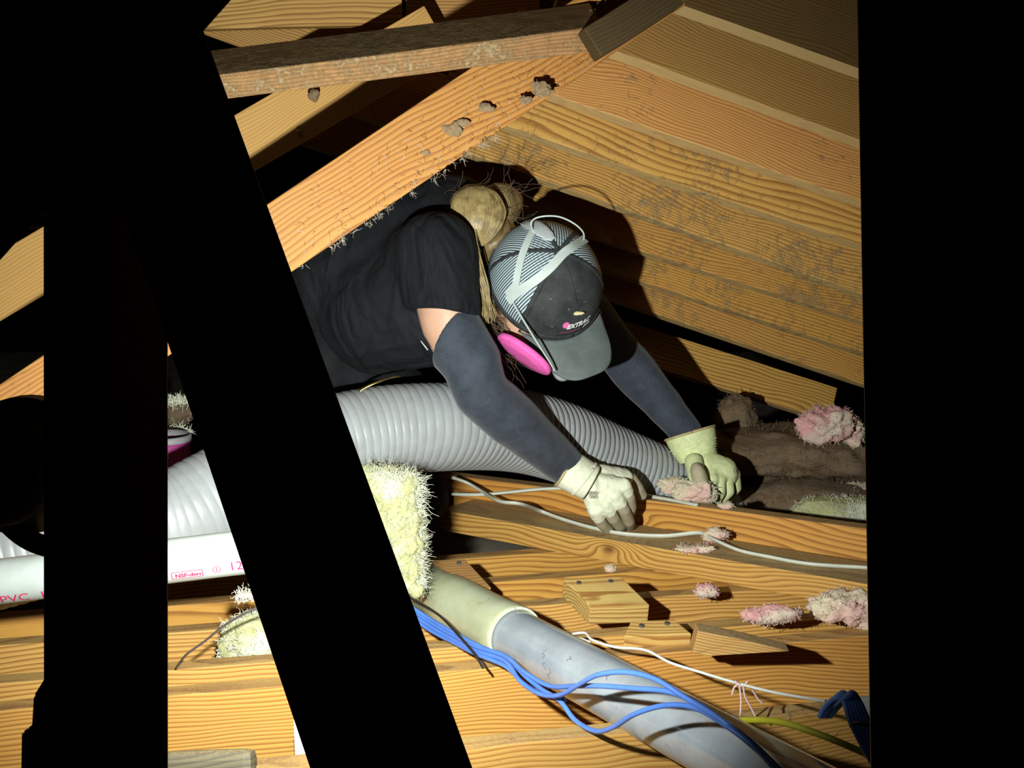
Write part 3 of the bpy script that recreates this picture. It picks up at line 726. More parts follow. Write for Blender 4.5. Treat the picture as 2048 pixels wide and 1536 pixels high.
#@@CAP
SA_, FA_, UA_ = .103, .116, .108       # dome half axes
def dome(az, el, off=0.0):            # az 0 = forehead, + = her left
    ce, se = math.cos(el), math.sin(el)
    return HD(math.sin(az) * ce * (SA_ + off), math.cos(az) * ce * (FA_ + off), se * (UA_ + off))
def dome_hit(x, y, off=.001):         # where a sight line meets the cap
    dr = (P(x, y, 1) - CAM).normalized(); o_ = CAM - C0
    A = [V((q.dot(HL) / (SA_ + off), q.dot(HF) / (FA_ + off), q.dot(HU) / (UA_ + off))) for q in (dr, o_)]
    a, b, c = A[0].dot(A[0]), 2 * A[0].dot(A[1]), A[1].dot(A[1]) - 1
    D = b * b - 4 * a * c
    tt_ = -b / (2 * a) if D < 0 else (-b - math.sqrt(D)) / (2 * a)
    return CAM + dr * tt_
def dome_patch(name, a0, a1, e0, e1, off, mat, na=30, ne=20, uv=None, thick=.002):
    vs = []; fs = []
    for lay in (off, off - thick):
        for i in range(ne + 1):
            for j in range(na + 1): vs.append(dome(a0 + (a1 - a0) * j / na, e0 + (e1 - e0) * i / ne, lay))
    W_ = na + 1; T = W_ * (ne + 1)
    for i in range(ne):
        for j in range(na):
            q = i * W_ + j; fs.append((q, q + 1, q + W_ + 1, q + W_)); fs.append((T + q, T + q + W_, T + q + W_ + 1, T + q + 1))
    for j in range(na): fs.append((j, T + j, T + j + 1, j + 1))
    for i in range(ne):
        q = i * W_; fs.append((q, q + W_, T + q + W_, T + q)); q = i * W_ + na; fs.append((q, T + q, T + q + W_, q + W_))
    o = from_data(name, vs, fs, mat)
    if uv:
        ul = o.data.uv_layers.new(name='UVMap')
        for lp in o.data.loops:
            p = o.data.vertices[lp.vertex_index].co - C0
            ul.data[lp.index].uv = uv(p)
    return o
t = NT('dusty_black_cap'); o_ = t.obj(); n = t.noise(o_, 30, 5, .7); n3 = t.noise(o_, 160, 2, .5)
c = t.ramp(n, [(.35, (.014, .016, .018)), (.75, (.045, .052, .054))]); c = t.mix(t.ramp(n3, [(.70, (0, 0, 0)), (.74, (.5,) * 3)]), c, (.35, .30, .22))
t.base(c); t.rough(.8); t.bump(t.noise(o_, 500, 2), .3, .0006); M_CAP = t.m
t = NT('grey_brim_cloth'); o_ = t.obj(); n = t.noise(o_, 16, 5, .65); n3 = t.noise(o_, 200, 2, .5)
c = t.ramp(n, [(.3, (.075, .092, .090)), (.7, (.14, .165, .158))]); c = t.mix(t.ramp(n3, [(.73, (0, 0, 0)), (.77, (.5,) * 3)]), c, (.32, .34, .30))
t.base(c); t.rough(.8); t.bump(n3, .2, .0006); M_BRIM = t.m
t = NT('trucker_mesh'); uvn = t.n('ShaderNodeTexCoord').outputs['UV']; sp = t.n('ShaderNodeSeparateXYZ'); t.put(sp.inputs[0], uvn)
fu = t.math('FRACT', t.math('MULTIPLY', sp.outputs[0], 1 / .0048)); fv = t.math('FRACT', t.math('MULTIPLY', sp.outputs[1], 1 / .003))
st = t.ramp(fu, [(0, (0, 0, 0)), (.30, (0, 0, 0)), (.42, (1, 1, 1)), (.88, (1, 1, 1)), (1, (0, 0, 0))]); sv = t.ramp(fv, [(0, (.6,) * 3), (.3, (1, 1, 1)), (.8, (1, 1, 1)), (1, (.6,) * 3)])
t.base(t.mix(t.math('MULTIPLY', st, sv), (.018, .022, .026), (.50, .62, .68))); t.rough(.55); t.bump(st, .4, .0015); M_MESH = t.m
capo = dome_patch('cap', -.98, .98, -.10, PI / 2, .0, M_CAP, 40, 24); local(capo, root); capo['label'] = 'black cap with mesh back, worn over the blond hair'
def cs(o): return sub(o, capo)
step = (2 * PI - 1.96) / 4
for k in range(4):
    a0 = .98 + k * step; am = a0 + step / 2; tgt = HL * math.cos(am) - HF * math.sin(am); rad_ = HL * math.sin(am) + HF * math.cos(am)
    cs(dome_patch('mesh_panel', a0, a0 + step, -.10, PI / 2, .0, M_MESH, 24, 20, uv=lambda p, tgt=tgt, rad_=rad_: (p.dot(tgt) + .5, p.dot(HU) + .5)))
for a0 in [.0] + [.98 + k * step for k in range(5)]:
    rg = [dome(a0, -.1 + (PI / 2 + .08) * i / 20, .0008) for i in range(21)]
    vs, fs = tube_data(rg, .0045 if a0 else .0012, 8, flat=.28, hint=HU.cross(dome(a0, .5) - C0) .cross(HU) + HU * .3)
    cs(from_data('seam_strip', vs, fs, M_CAP))
rg = [dome(2 * PI * i / 60, -.06, .001) for i in range(61)]
vs, fs = tube_data(rg, .009, 8, flat=.25, hint=(rg[0] - C0)); cs(from_data('cap_band', vs, fs, M_CAP))
v2, f2 = [], []; ellipsoid(v2, f2, dome(0, PI / 2, .001), (HL * .007, HF * .007, HU * .003)); cs(from_data('button', v2, f2, M_CAP))
# brim
vs = []; fs = []; NA, NB = 36, 14
for lay in (0, -.0035):
    for i in range(NB + 1):
        g = i / NB
        for j in range(NA + 1):
            u_ = -1 + 2 * j / NA; az = u_ * .98
            inner = V((math.sin(az) * SA_, math.cos(az) * FA_, 0))
            outer = V((u_ * .090 * (1 - .12 * abs(u_) ** 3), FA_ + .083 * math.sqrt(max(0, 1 - (abs(u_)) ** 3.2)) - .055 * abs(u_) ** 3.2, 0))
            q = inner.lerp(outer, g); zz = -.012 - .014 * (q.x / .1) ** 2 - .006 * g
            vs.append(HD(q.x, q.y, zz + lay))
W_ = NA + 1; T = W_ * (NB + 1)
for i in range(NB):
    for j in range(NA): q = i * W_ + j; fs.append((q, q + 1, q + W_ + 1, q + W_)); fs.append((T + q, T + q + W_, T + q + W_ + 1, T + q + 1))
for j in range(NA): q = NB * W_ + j; fs.append((q, q + 1, T + q + 1, T + q)); fs.append((j, T + j, T + j + 1, j + 1))
for i in range(NB): q = i * W_; fs.append((q, q + W_, T + q + W_, T + q)); q += NA; fs.append((q, T + q, T + q + W_, q + W_))
b_ = cs(from_data('brim', vs, fs, M_BRIM)); b_['label'] = 'dusty grey-green cap brim'
# embroidered lettering
M_WTH = simple('white_thread', (.80, .82, .82), .7, .05, 80, .1); M_PTH = simple('pink_thread', (.85, .16, .42), .7, .05, 80, .1)
def on_cap(me, cx, cy, name, mat, x0=0, y0=0, lift=.0012):
    bm = bmesh.new(); bm.from_mesh(me); bmesh.ops.subdivide_edges(bm, edges=[e for e in bm.edges if e.calc_length() > .004], cuts=1)
    for v in bm.verts:
        az = (v.co.x + x0 + cx) / FA_ ; el = (v.co.y + y0 + cy) / UA_
        v.co = dome(az, el, lift)
    bmesh.ops.recalc_face_normals(bm, faces=bm.faces); return cs(mesh_obj(name, bm, mat))
on_cap(text_mesh('EXTRAC', .0150, .0008, .35), -.024, .0235, 'logo_lettering', M_WTH)
on_cap(text_mesh('pro', .0115, .0006, .35), .018, .0135, 'logo_lettering', M_WTH)
on_cap(outline([(-.036, .0145, 0), (.010, .0150, 0)], .0016), 0, 0, 'logo_underline', M_PTH)
bm = bmesh.new(); bmesh.ops.create_circle(bm, cap_ends=True, radius=.0075, segments=20); me_ = bpy.data.meshes.new('d'); bm.to_mesh(me_); bm.free()
on_cap(me_, -.026, .0335, 'logo_dot', M_PTH, lift=.0008)
lump_m = simple('straw_crumb', (.62, .50, .28), .9, .2, 80, .3)
cb = lump('insulation_crumb', dome(.02, .52, .003), (.008, .003, .004), lump_m, 3, .5, 120, 3); cs(cb)
# back plate of the strap cradle
M_STR = simple('pale_grey_strap', (.50, .56, .54), .55, .06, 40, .1)
def ribbon(name, px, wd, mat, lift=.003, pts=None, thick=.0014):
    path = smooth_path(pts if pts else [dome_hit(x, y, lift) for (x, y) in px], 6); vs = []; fs = []; N = len(path)
    for i, p in enumerate(path):
        t_ = (path[min(i + 1, N - 1)] - path[max(i - 1, 0)]).normalized(); nr = (p - C0 + HU * .02).normalized(); nr = (nr - t_ * nr.dot(t_)).normalized(); sd = t_.cross(nr)
        for (s, h) in ((-1, 0), (1, 0), (1, 1), (-1, 1)): vs.append(p + sd * (s * wd / 2) + nr * (h * thick))
    for i in range(N - 1):
        for j in range(4): fs.append((i * 4 + j, i * 4 + (j + 1) % 4, i * 4 + 4 + (j + 1) % 4, i * 4 + 4 + j))
    fs.append((3, 2, 1, 0)); q = (N - 1) * 4; fs.append((q, q + 1, q + 2, q + 3))
    return from_data(name, vs, fs, mat, smooth=False)
vs = []; fs = []; path = []
cxy = [(1040, 447), (1052, 441), (1066, 438), (1080, 442), (1094, 452), (1105, 464), (1110, 475), (1104, 482), (1090, 480), (1074, 470), (1062, 460), (1046, 457)]
ccx, ccy = 1076, 460; vs = []; fs = []; NR = 6; big = [cxy[i] for i in range(12)]
for lay in (.0058, .0035):
    for q in range(NR + 1):
        f = max(.02, q / NR)
        for (x, y) in big: vs.append(dome_hit(ccx + (x - ccx) * f, ccy + (y - ccy) * f, lay if q < NR else lay - .001))
T = (NR + 1) * 12
for q in range(NR):
    for i in range(12): k = q * 12; fs.append((k + i, k + (i + 1) % 12, k + 12 + (i + 1) % 12, k + 12 + i)); fs.append((T + k + 12 + i, T + k + 12 + (i + 1) % 12, T + k + (i + 1) % 12, T + k + i))
for i in range(12): k = NR * 12; fs.append((k + i, k + (i + 1) % 12, T + k + (i + 1) % 12, T + k + i))
M_PLATE = simple('white_plate', (.56, .62, .64), .5, .05, 40, .05)
#@@RESPIRATOR
resp = from_data('respirator_plate', vs, fs, M_PLATE, smooth=False); cs(resp)
M_RESP = simple('grey_mask_rubber', (.40, .42, .42), .5, .08, 40, .1)
vs, fs = [], []
ellipsoid(vs, fs, HD(0, .088, -.105), (HL * .045, HF * .035, HU * .042)); capsule(vs, fs, HD(0, .10, -.11), .022, HD(0, .135, -.125), .020)
for s in (-1, 1): capsule(vs, fs, HD(s * .03, .095, -.105), .018, HD(s * .055, .085, -.105), .015)
mask = blob('respirator', vs, fs, M_RESP, .003, 4); local(mask, root); mask['label'] = 'half-mask respirator with pink filter discs and pale straps'
M_PINK = simple('pink_filter_felt', (.88, .13, .48), .8, .08, 60, .3)
def filt(c, nrm, major, r, ry):
    nrm = nrm.normalized(); mj = (major - nrm * major.dot(nrm)).normalized(); mn = nrm.cross(mj); vs = []; fs = []; S = 48
    pr = [(.001, .011), (.5, .0105), (.80, .009), (.86, .0065), (.93, .0065), (1.0, .004), (1.0, -.004), (.9, -.007), (.3, -.009), (.001, -.009)]
    for (f, h) in pr:
        for j in range(S): a = 2 * PI * j / S; vs.append(c + mj * (r * f * math.cos(a)) + mn * (ry * f * math.sin(a)) + nrm * h)
    for i in range(len(pr) - 1):
        for j in range(S): fs.append((i * S + j, i * S + (j + 1) % S, (i + 1) * S + (j + 1) % S, (i + 1) * S + j))
    return from_data('filter_disc', vs, fs, M_PINK)
f_ = filt(P(1049, 708, 2.375), cv(-.54, -.72, .20), cv(.80, -.58, .1), .0585, .046); sub(f_, mask); f_['label'] = 'bright pink filter disc, oval in view'
f_ = filt(HD(.085, .075, -.125), HL * .7 - HU * .4 + HF * .2, HF, .05, .045); sub(f_, mask)
pts1 = [dome_hit(x, y, .0035) for (x, y) in ((1014, 590), (1030, 572), (1036, 545), (1044, 512), (1056, 482), (1066, 462))] 
sub(ribbon('strap', None, .0135, M_STR, pts=pts1), mask)
sub(ribbon('strap', [(1016, 602), (1040, 581), (1072, 560), (1100, 536), (1126, 508), (1148, 492), (1170, 478)], .0165, M_STR, .0052), mask)
lp = [dome_hit(1066, 462, .004), P(1062, 447, 2.335), P(1070, 437, 2.335), P(1092, 432, 2.33), P(1120, 434, 2.33), P(1148, 447, 2.335), P(1166, 464, 2.35), dome_hit(1168, 480, .006)]
sub(tube('strap_loop', lp, .0016, M_STR, 8, 8), mask)
sd_ = [dome_hit(1024, 600, .004), P(1040, 628, 2.335), P(1058, 658, 2.335), P(1078, 690, 2.335), P(1100, 724, 2.34), P(1110, 742, 2.345)]
sub(tube('side_strap', sd_, .0032, M_STR, 8, 8, flat=.4), mask)
# ear is on the body; hair
t = NT('dark_blond_hair'); o_ = t.obj(); n = t.noise(t.map(o_, (60, 60, 14)), 1, 4, .6)
t.base(t.ramp(n, [(.3, (.09, .055, .02)), (.7, (.26, .18, .075))])); t.rough(.42); t.bump(n, .5, .002); M_HAIR = t.m
t = NT('brown_hair'); t.base((.11, .07, .04)); t.rough(.5); M_HAIRD = t.m
t = NT('blond_strand'); o_ = t.obj(); n = t.noise(o_, 60, 3, .6); t.base(t.ramp(n, [(.35, (.20, .14, .055)), (.65, (.40, .30, .13))])); t.rough(.38); M_HAIRS = t.m
vs, fs = [], []
BC = P(955, 428, 2.43)
ellipsoid(vs, fs, BC, (RT * .052 + UPV * .006, FW * .05, UPV * .056 - RT * .012)); ellipsoid(vs, fs, P(1000, 408, 2.47), (RT * .045, FW * .045, UPV * .04))
capsule(vs, fs, P(925, 455, 2.40), .024, P(943, 500, 2.39), .014); capsule(vs, fs, P(943, 500, 2.39), .015, P(962, 570, 2.385), .011); capsule(vs, fs, P(962, 570, 2.385), .009, P(970, 600, 2.39), .006)
capsule(vs, fs, P(985, 470, 2.47), .045, P(1010, 520, 2.48), .06)
hair = blob('hair', vs, fs, M_HAIR, .0035, 4, disp=(.008, .02)); local(hair, root); hair['label'] = 'dark blond hair in a loose bun behind the cap'
rd = random.Random(8); vs, fs = [], []
for k in range(330):       # strands wound over the bun, flowing down to the neck
    a = rd.uniform(-1.0, 1.0); b0 = rd.uniform(-.2, .25); pts = []
    for i in range(7):
        f = i / 6; th_ = 1.35 - 2.5 * f
        q = V((math.sin(a) * math.cos(th_) * .056, 0, math.sin(th_) * .058)); dp = math.sqrt(max(0, 1 - (q.x / .062) ** 2 - (q.z / .066) ** 2)) * .052
        c0_ = P(955 + b0 * 30, 428, 2.43)
        p = c0_ + RT * (q.x * (1 - .55 * max(0, f - .55)) - .022 * max(0, f - .5)) + UPV * (q.z - .01) - FW * (dp + .0035)
        pts.append(p)
    tube_data(smooth_path(pts, 3), .0009, 4, vs, fs, cap=False)
for k in range(70):
    o1 = V((rd.gauss(0, .006), rd.gauss(0, .004), rd.gauss(0, .004)))
    pts = [P(925, 468, 2.385) + o1 * 2, P(945, 502, 2.372) + o1, P(955, 540, 2.37) + o1, P(966, 575, 2.372) + o1 * .9, P(970, 600, 2.375) + o1 * .8, P(970 + rd.uniform(-14, 10), 640, 2.375) + o1 * 1.5]
    tube_data(smooth_path(pts, 4), .0008, 4, vs, fs, cap=False)
tag(sub(from_data('hair_strands', vs, fs, M_HAIRS), hair), kind='stuff')
vs, fs = [], []
for k in range(330):       # frizz above the bun and strands hanging by the mask
    if k < 70:
        p = P(rd.uniform(905, 1045), rd.uniform(368, 440), 2.42); dd = V((rd.gauss(.3, .6), rd.gauss(0, .4), rd.gauss(.3, .7))); L = rd.uniform(.02, .055); g = 0
    else:
        p = P(968 + rd.gauss(0, 7), rd.uniform(590, 690), 2.40); dd = V((rd.gauss(.35, .35), rd.gauss(0, .2), -1)); L = rd.uniform(.05, .13); g = .10
    pts = [p]; q = p; dd.normalize()
    for i in range(7):
        dd = (dd + V((rd.gauss(.035, .30), rd.gauss(0, .15), rd.gauss(-g, .26)))).normalized(); q = q + dd * L / 7; pts.append(q)
    tube_data(smooth_path(pts, 3), .00042, 3, vs, fs, cap=False)
tag(sub(from_data('loose_hair', vs, fs, M_HAIRD), hair), kind='stuff')
# brass keys and clip at the hip
M_BR = simple('brass', (.80, .62, .22), .3, .1, 50, .1, metal=1)
ks = local(tube('belt_clip', [P(716, 790, 2.30), P(722, 780, 2.30), P(745, 768, 2.30), P(775, 757, 2.31), P(800, 752, 2.33)], lambda f: .0045 * (1 - .6 * f) + .001, M_BR, 8, 6, flat=.5), root)
ks.name = 'brass_clip'
sub(tube('clip_ring', [P(716, 790, 2.30) + RT * (.006 * math.cos(a * PI / 6)) + UPV * (.010 * math.sin(a * PI / 6) - .006) for a in range(13)], .001, M_BR, 6, 1, smooth_n=False), ks)

#@@CABLES
M_RMX = simple('white_cable_sheath', (.62, .64, .55), .45, .06, 30, .1)
def fl(x, y, z): return GZ(x, y, z)
zt = FT + .004
rx = [fl(905, 955, .31), fl(935, 966, .295), fl(968, 985, .285), P(1000, 1003, 2.60), P(1040, 1008, 2.58), fl(1080, 1022, zt + .012), fl(1130, 1040, zt + .004), fl(1190, 1057, zt), fl(1250, 1068, zt), fl(1330, 1072, zt),
      fl(1400, 1066, zt + .010), fl(1430, 1080, zt + .008), fl(1480, 1101, zt), fl(1540, 1114, zt), fl(1620, 1128, zt), fl(1740, 1136, zt), fl(1830, 1145, zt)]
tag(tube('electrical_cable', rx, .0066, M_RMX, 12, 8, flat=.55), 'flat white electrical cable running the length of the lower crossing beam', 'cable', 'white electrical cables on the crossing beams')
rx2 = [P(905, 988, 2.72), P(960, 989, 2.70), P(1020, 984, 2.68), P(1080, 978, 2.66), P(1130, 976, 2.64)]
tag(tube('electrical_cable', rx2, .0062, M_RMX, 12, 8, flat=.55), 'flat white electrical cable going straight from the knee to the near glove', 'cable', 'white electrical cables on the crossing beams')
rx3 = [fl(1262, 984, GT + .004), fl(1300, 992, GT + .004), fl(1345, 1000, GT + .004), fl(1395, 1010, GT + .004)]
tag(tube('electrical_cable', rx3, .0068, M_RMX, 12, 8, flat=.5), 'short length of pale flat cable on the beam between the two gloves', 'cable', 'white electrical cables on the crossing beams')
M_BLU = simple('blue_cable', (.075, .19, .62), .4, .08, 30, .1)
GBLU = 'blue network cables'
bd = [  # px paths with depth
 ([(780, 1190, 2.16), (850, 1238, 2.1), (905, 1270, 2.03), (950, 1292, 1.97), (1010, 1312, 1.90), (1050, 1345, 1.84), (1100, 1372, 1.78), (1150, 1372, 1.70), (1200, 1372, 1.63), (1270, 1377, 1.57), (1340, 1384, 1.53), (1400, 1410, 1.50), (1450, 1445, 1.47), (1500, 1482, 1.45), (1560, 1540, 1.42), (1640, 1620, 1.40)], 'blue cable crossing the middle of the pipe almost level'),
 ([(780, 1198, 2.16), (850, 1246, 2.1), (905, 1278, 2.03), (950, 1300, 1.97), (1010, 1322, 1.90), (1040, 1362, 1.84), (1080, 1388, 1.79), (1120, 1390, 1.73), (1160, 1368, 1.66), (1195, 1350, 1.61), (1250, 1344, 1.57), (1310, 1358, 1.53), (1370, 1395, 1.50), (1440, 1438, 1.46), (1500, 1488, 1.44), (1555, 1542, 1.41), (1630, 1625, 1.39)], 'blue cable arching highest over the grey pipe'),
 ([(780, 1186, 2.15), (850, 1232, 2.1), (905, 1264, 2.03), (950, 1288, 1.97), (1015, 1318, 1.91), (1050, 1352, 1.85), (1085, 1380, 1.80), (1120, 1402, 1.76), (1150, 1440, 1.73), (1190, 1462, 1.68), (1225, 1455, 1.62), (1270, 1428, 1.56), (1330, 1411, 1.52), (1390, 1416, 1.49), (1450, 1450, 1.455), (1510, 1496, 1.43), (1550, 1540, 1.41), (1620, 1625, 1.38)], 'blue cable dipping lowest in a loop left of the pipe'),
 ([(790, 1205, 2.15), (850, 1254, 2.1), (905, 1284, 2.03), (950, 1307, 1.965), (1010, 1332, 1.90), (1048, 1368, 1.84), (1090, 1392, 1.79), (1130, 1400, 1.76)], 'blue cable at the underside of the bundle, ending by the pipe'),
]
for pts, lab in bd: tag(tube('network_cable', [P(*q) for q in pts], .0033, M_BLU, 10, 8), lab, 'cable', GBLU)
bt = empty('cable_bundle', P(1700, 1450, 1.5), 'folded bundle of blue cables tied with a dark band, at the right edge', 'cable')
for k in range(6):
    o_ = k * 9 - 22
    q = [P(1640 + k * 4, 1432, 1.56), P(1652 + k * 5, 1412, 1.54), P(1672 + k * 6, 1396 - (k % 3) * 5, 1.52 - .004 * k), P(1688 + k * 6, 1402, 1.51), P(1700 + k * 7, 1440, 1.50), P(1722 + k * 5.5, 1485, 1.49), P(1752 + k * 4, 1540, 1.48)]
    local(tube('cable_strand', q, .0034, M_BLU, 10, 8), bt)
local(tube('cable_tie', [P(1700, 1452, 1.50), P(1712, 1444, 1.485), P(1732, 1448, 1.475), P(1750, 1460, 1.475), P(1760, 1478, 1.49), P(1735, 1480, 1.52), P(1700, 1452, 1.50)], .0014, M_BLK, 8, 8), bt)
tag(tube('yellow_cable', [P(1440, 1446, 1.66), P(1500, 1440, 1.60), P(1560, 1444, 1.56), P(1620, 1462, 1.53), P(1680, 1485, 1.51), P(1760, 1520, 1.49)], .0042, simple('yellow_jacket', (.42, .38, .02), .5, .1), 10, 8), 'yellow cable in the dark lower right, passing under the blue bundle', 'cable')
M_BW = simple('black_wire', (.012, .012, .014), .4, .1)
tag(tube('thin_wire', [P(800, 1185, 2.10), P(835, 1203, 2.06), P(880, 1232, 2.02), (P(925, 1280, 1.97)), P(950, 1310, 1.93), P(966, 1336, 1.88)], .0018, M_BW, 8, 8), 'thin black wire curving over the blue cables, left of the pipe joint', 'wire')
tag(tube('thin_wire', [P(352, 1337, 1.95), P(372, 1310, 1.92), P(410, 1282, 1.90), P(450, 1250, 1.88), P(500, 1222, 1.86), P(560, 1200, 1.86)], .0018, simple('brown_grey_wire', (.10, .085, .08), .4, .1), 8, 8), 'thin grey-brown wire rising between the two dark posts', 'wire')
ww = empty('frayed_wire', P(1480, 1370, 1.75), 'thin white wire sagging to the right with frayed pink threads', 'wire')
M_WW = simple('white_wire', (.62, .62, .58), .5, .06)
local(tube('wire', [P(1145, 1268, 2.02), P(1170, 1266, 2.0), P(1185, 1280, 1.97), P(1230, 1294, 1.94), P(1290, 1300, 1.9), P(1340, 1325, 1.86), P(1400, 1344, 1.82), P(1470, 1365, 1.75), P(1540, 1383, 1.68), P(1600, 1394, 1.62), P(1650, 1402, 1.56)], .0021, M_WW, 8, 8), ww)
local(tube('wire', [P(1140, 1272, 2.02), P(1165, 1278, 2.0), P(1180, 1284, 1.98)], .0016, M_WW, 8, 6), ww)
M_THR = simple('pinkish_thread', (.60, .42, .42), .8, .1)
for pts in ([(1478, 1366), (1482, 1400), (1480, 1436)], [(1486, 1368), (1490, 1392), (1502, 1415), (1512, 1436)], [(1500, 1372), (1508, 1385), (1516, 1398), (1526, 1408)], [(1478, 1366), (1468, 1376), (1464, 1390)], [(1470, 1362), (1484, 1372), (1496, 1362)]):
    local(tube('thread', [P(x, y, 1.735) for x, y in pts], .0014, M_THR, 6, 6), ww)

#@@INSULATION
def fiber_mat(name, c1, c2, c3=None):
    t = NT(name); o_ = t.obj(); n = t.noise(o_, 45, 6, .75); n2 = t.noise(o_, 14, 3, .5)
    c = t.ramp(n, [(.3, c1), (.7, c2)])
    if c3: c = t.mix(t.ramp(n2, [(.48, (0, 0, 0)), (.62, (1, 1, 1))]), c, c3)
    t.base(c); t.rough(1.0); t.bump(n, 1.0, .006); t.b.inputs['Specular IOR Level'].default_value = .1; return t.m
M_FY = fiber_mat('yellow_fiberglass', (.38, .37, .16), (.56, .56, .32), (.62, .63, .50))
M_FP = fiber_mat('pink_fiberglass', (.50, .22, .22), (.80, .46, .44), (.62, .52, .42))
M_FC = fiber_mat('cream_fiberglass', (.58, .46, .30), (.84, .76, .58), (.76, .50, .44))
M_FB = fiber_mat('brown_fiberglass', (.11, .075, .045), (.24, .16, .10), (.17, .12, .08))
M_FS = simple('pale_fiber', (.80, .82, .66), .8, .05)
M_FS2 = simple('soft_yellow_fiber', (.70, .72, .52), .8, .15, 30, 0)
M_FSP = simple('pink_fiber', (.78, .52, .48), .8, .05)
def tuft(name, c, rad, mat, smat, seed, label, n=160, L=.02, amp=.4, freq=20, grp=None, sub_=5, rot=None, r=.00045, cond=None):
    o = lump(name, c, rad, mat, seed, amp, freq, sub_, rot=rot)
    s = strands('loose_fibers', [(p - o.location, d) for p, d in surf_roots(o, int(n * 2.2), seed, cond)], smat, L * .8, r * 1.5, 6, .95, seed)
    s.parent = o
    return tag(o, label, 'insulation', grp)
GI = 'loose pieces of fiberglass insulation'
# the hanging shaggy tuft beside the slanted post
vs, fs = [], []
for (a_, b_, r1, r2) in (((745, 965), (812, 975), .030, .022), ((780, 985), (808, 1040), .040, .030), ((775, 1040), (815, 1090), .040, .028), ((785, 1090), (822, 1140), .032, .018), ((800, 1140), (828, 1178), .022, .013), ((700, 1000), (760, 1100), .04, .04)):
    capsule(vs, fs, P(*a_, 2.12), r1, P(*b_, 2.10), r2)
hg = blob('fiberglass_tuft', vs, fs, M_FY, .004, 3, disp=(.022, .018)); tag(hg, 'shaggy pale yellow fiberglass hanging beside the slanted post, over the pipe end', 'insulation', GI)
rts = surf_roots(hg, 3200, 5, cond=lambda p: True)
s_ = strands('loose_fibers', rts, M_FS2, .016, .00036, 5, .8, 5); s_.parent = hg
rim = [(P(rd.gauss(832, 7), y, 2.10), V((1, rd.gauss(0, .4), rd.gauss(-.2, .6)))) for y in [rd.uniform(955, 1175) for _ in range(420)]]
s_ = strands('edge_fibers', rim, M_FS, .022, .0004, 5, .6, 6); s_.parent = hg
rim = [(P(rd.uniform(745, 835), rd.gauss(958, 6), 2.09), V((rd.gauss(.2, .6), rd.gauss(-.2, .3), rd.gauss(.4, .5)))) for _ in range(220)]
s_ = strands('edge_fibers', rim, M_FS, .018, .0004, 5, .6, 7); s_.parent = hg
tuft('fiberglass_clump', P(1390, 983, 2.64), (.045, .022, .022), M_FC, M_FS, 11, 'cream and pink fiberglass clump pinched under the far glove', 120, .012, .55, 38, GI)
tuft('fiberglass_clump', P(1348, 972, 2.67), (.030, .016, .016), M_FC, M_FS, 12, 'small cream fiberglass wisp left of the far glove', 80, .012, .6, 45, GI, 4)
tuft('fiberglass_crumb', GZ(1452, 1012, GT + .006), (.016, .010, .007), M_FC, M_FS, 13, 'crumb of pale insulation on the beam right below the far glove', 20, .006, .6, 70, GI, 4)
tuft('fiberglass_clump', P(1655, 848, 2.78), (.058, .035, .036), M_FP, M_FSP, 14, 'pink fiberglass clump at the end of the lowest rafter', 200, .014, .5, 30, GI)
tuft('fiberglass_clump', P(1705, 862, 2.80), (.022, .02, .03), M_FC, M_FS, 15, 'cream frayed piece right of the pink clump by the lowest rafter', 80, .012, .6, 40, GI, 4)
tuft('fiberglass_clump', GZ(1692, 1216, ZJ + .030), (.052, .030, .024), M_FC, M_FSP, 16, 'cream fluffy clump with pink tips on the bright joist at right', 160, .011, .6, 34, GI)
tuft('fiberglass_clump', GZ(1735, 1245, ZJ + .008), (.018, .016, .028), M_FP, M_FSP, 17, 'pinkish strip hanging off the bright joist at the right post', 50, .010, .5, 40, GI, 4)
tuft('fiberglass_clump', P(1545, 1228, 2.10), (.038, .018, .014), M_FP, M_FSP, 18, 'dull pink scrap lying between the joists left of the cream clump', 80, .010, .6, 40, GI, 4)
tuft('fiberglass_clump', P(1412, 1180, 2.26), (.020, .012, .010), M_FP, M_FSP, 19, 'small pink scrap under the knotted crossing beam', 40, .008, .6, 50, GI, 4)
tuft('fiberglass_crumb', GZ(1222, 1138, ZJ + .004), (.010, .008, .006), M_FC, M_FS, 20, 'tiny white crumb on the joist left of the middle block', 20, .006, .6, 80, GI, 4)
tuft('fiberglass_crumb', GZ(1432, 1072, FT + .012), (.022, .012, .014), M_FC, M_FSP, 21, 'pale pink wisp on the crossing beam behind the cable', 50, .010, .6, 50, GI, 4)
tuft('fiberglass_crumb', GZ(1385, 1098, FT + .004), (.034, .012, .006), M_FC, M_FSP, 22, 'flattened pinkish wisp in front of the cable on the crossing beam', 60, .010, .6, 50, GI, 4)
tuft('fiberglass_roll', P(1690, 1022, 2.80), (.110, .045, .030), M_FY, M_FS, 23, 'yellow fiberglass roll lying at the right behind the beams', 300, .014, .25, 14, GI)
tuft('fiberglass_roll', P(1715, 988, 2.92), (.085, .04, .024), M_FC, M_FS, 24, 'white fiberglass piece just above the yellow roll', 200, .012, .3, 16, GI)
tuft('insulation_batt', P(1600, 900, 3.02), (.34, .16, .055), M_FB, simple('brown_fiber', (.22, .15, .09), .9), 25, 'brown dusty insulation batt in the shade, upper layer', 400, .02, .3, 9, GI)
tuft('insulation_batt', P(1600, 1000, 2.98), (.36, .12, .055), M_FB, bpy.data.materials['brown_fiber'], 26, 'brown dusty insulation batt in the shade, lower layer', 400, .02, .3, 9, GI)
tuft('insulation_batt', P(1470, 850, 3.05), (.045, .04, .065), M_FB, bpy.data.materials['brown_fiber'], 27, 'upright torn brown insulation flap above the far glove', 120, .02, .4, 16, GI)
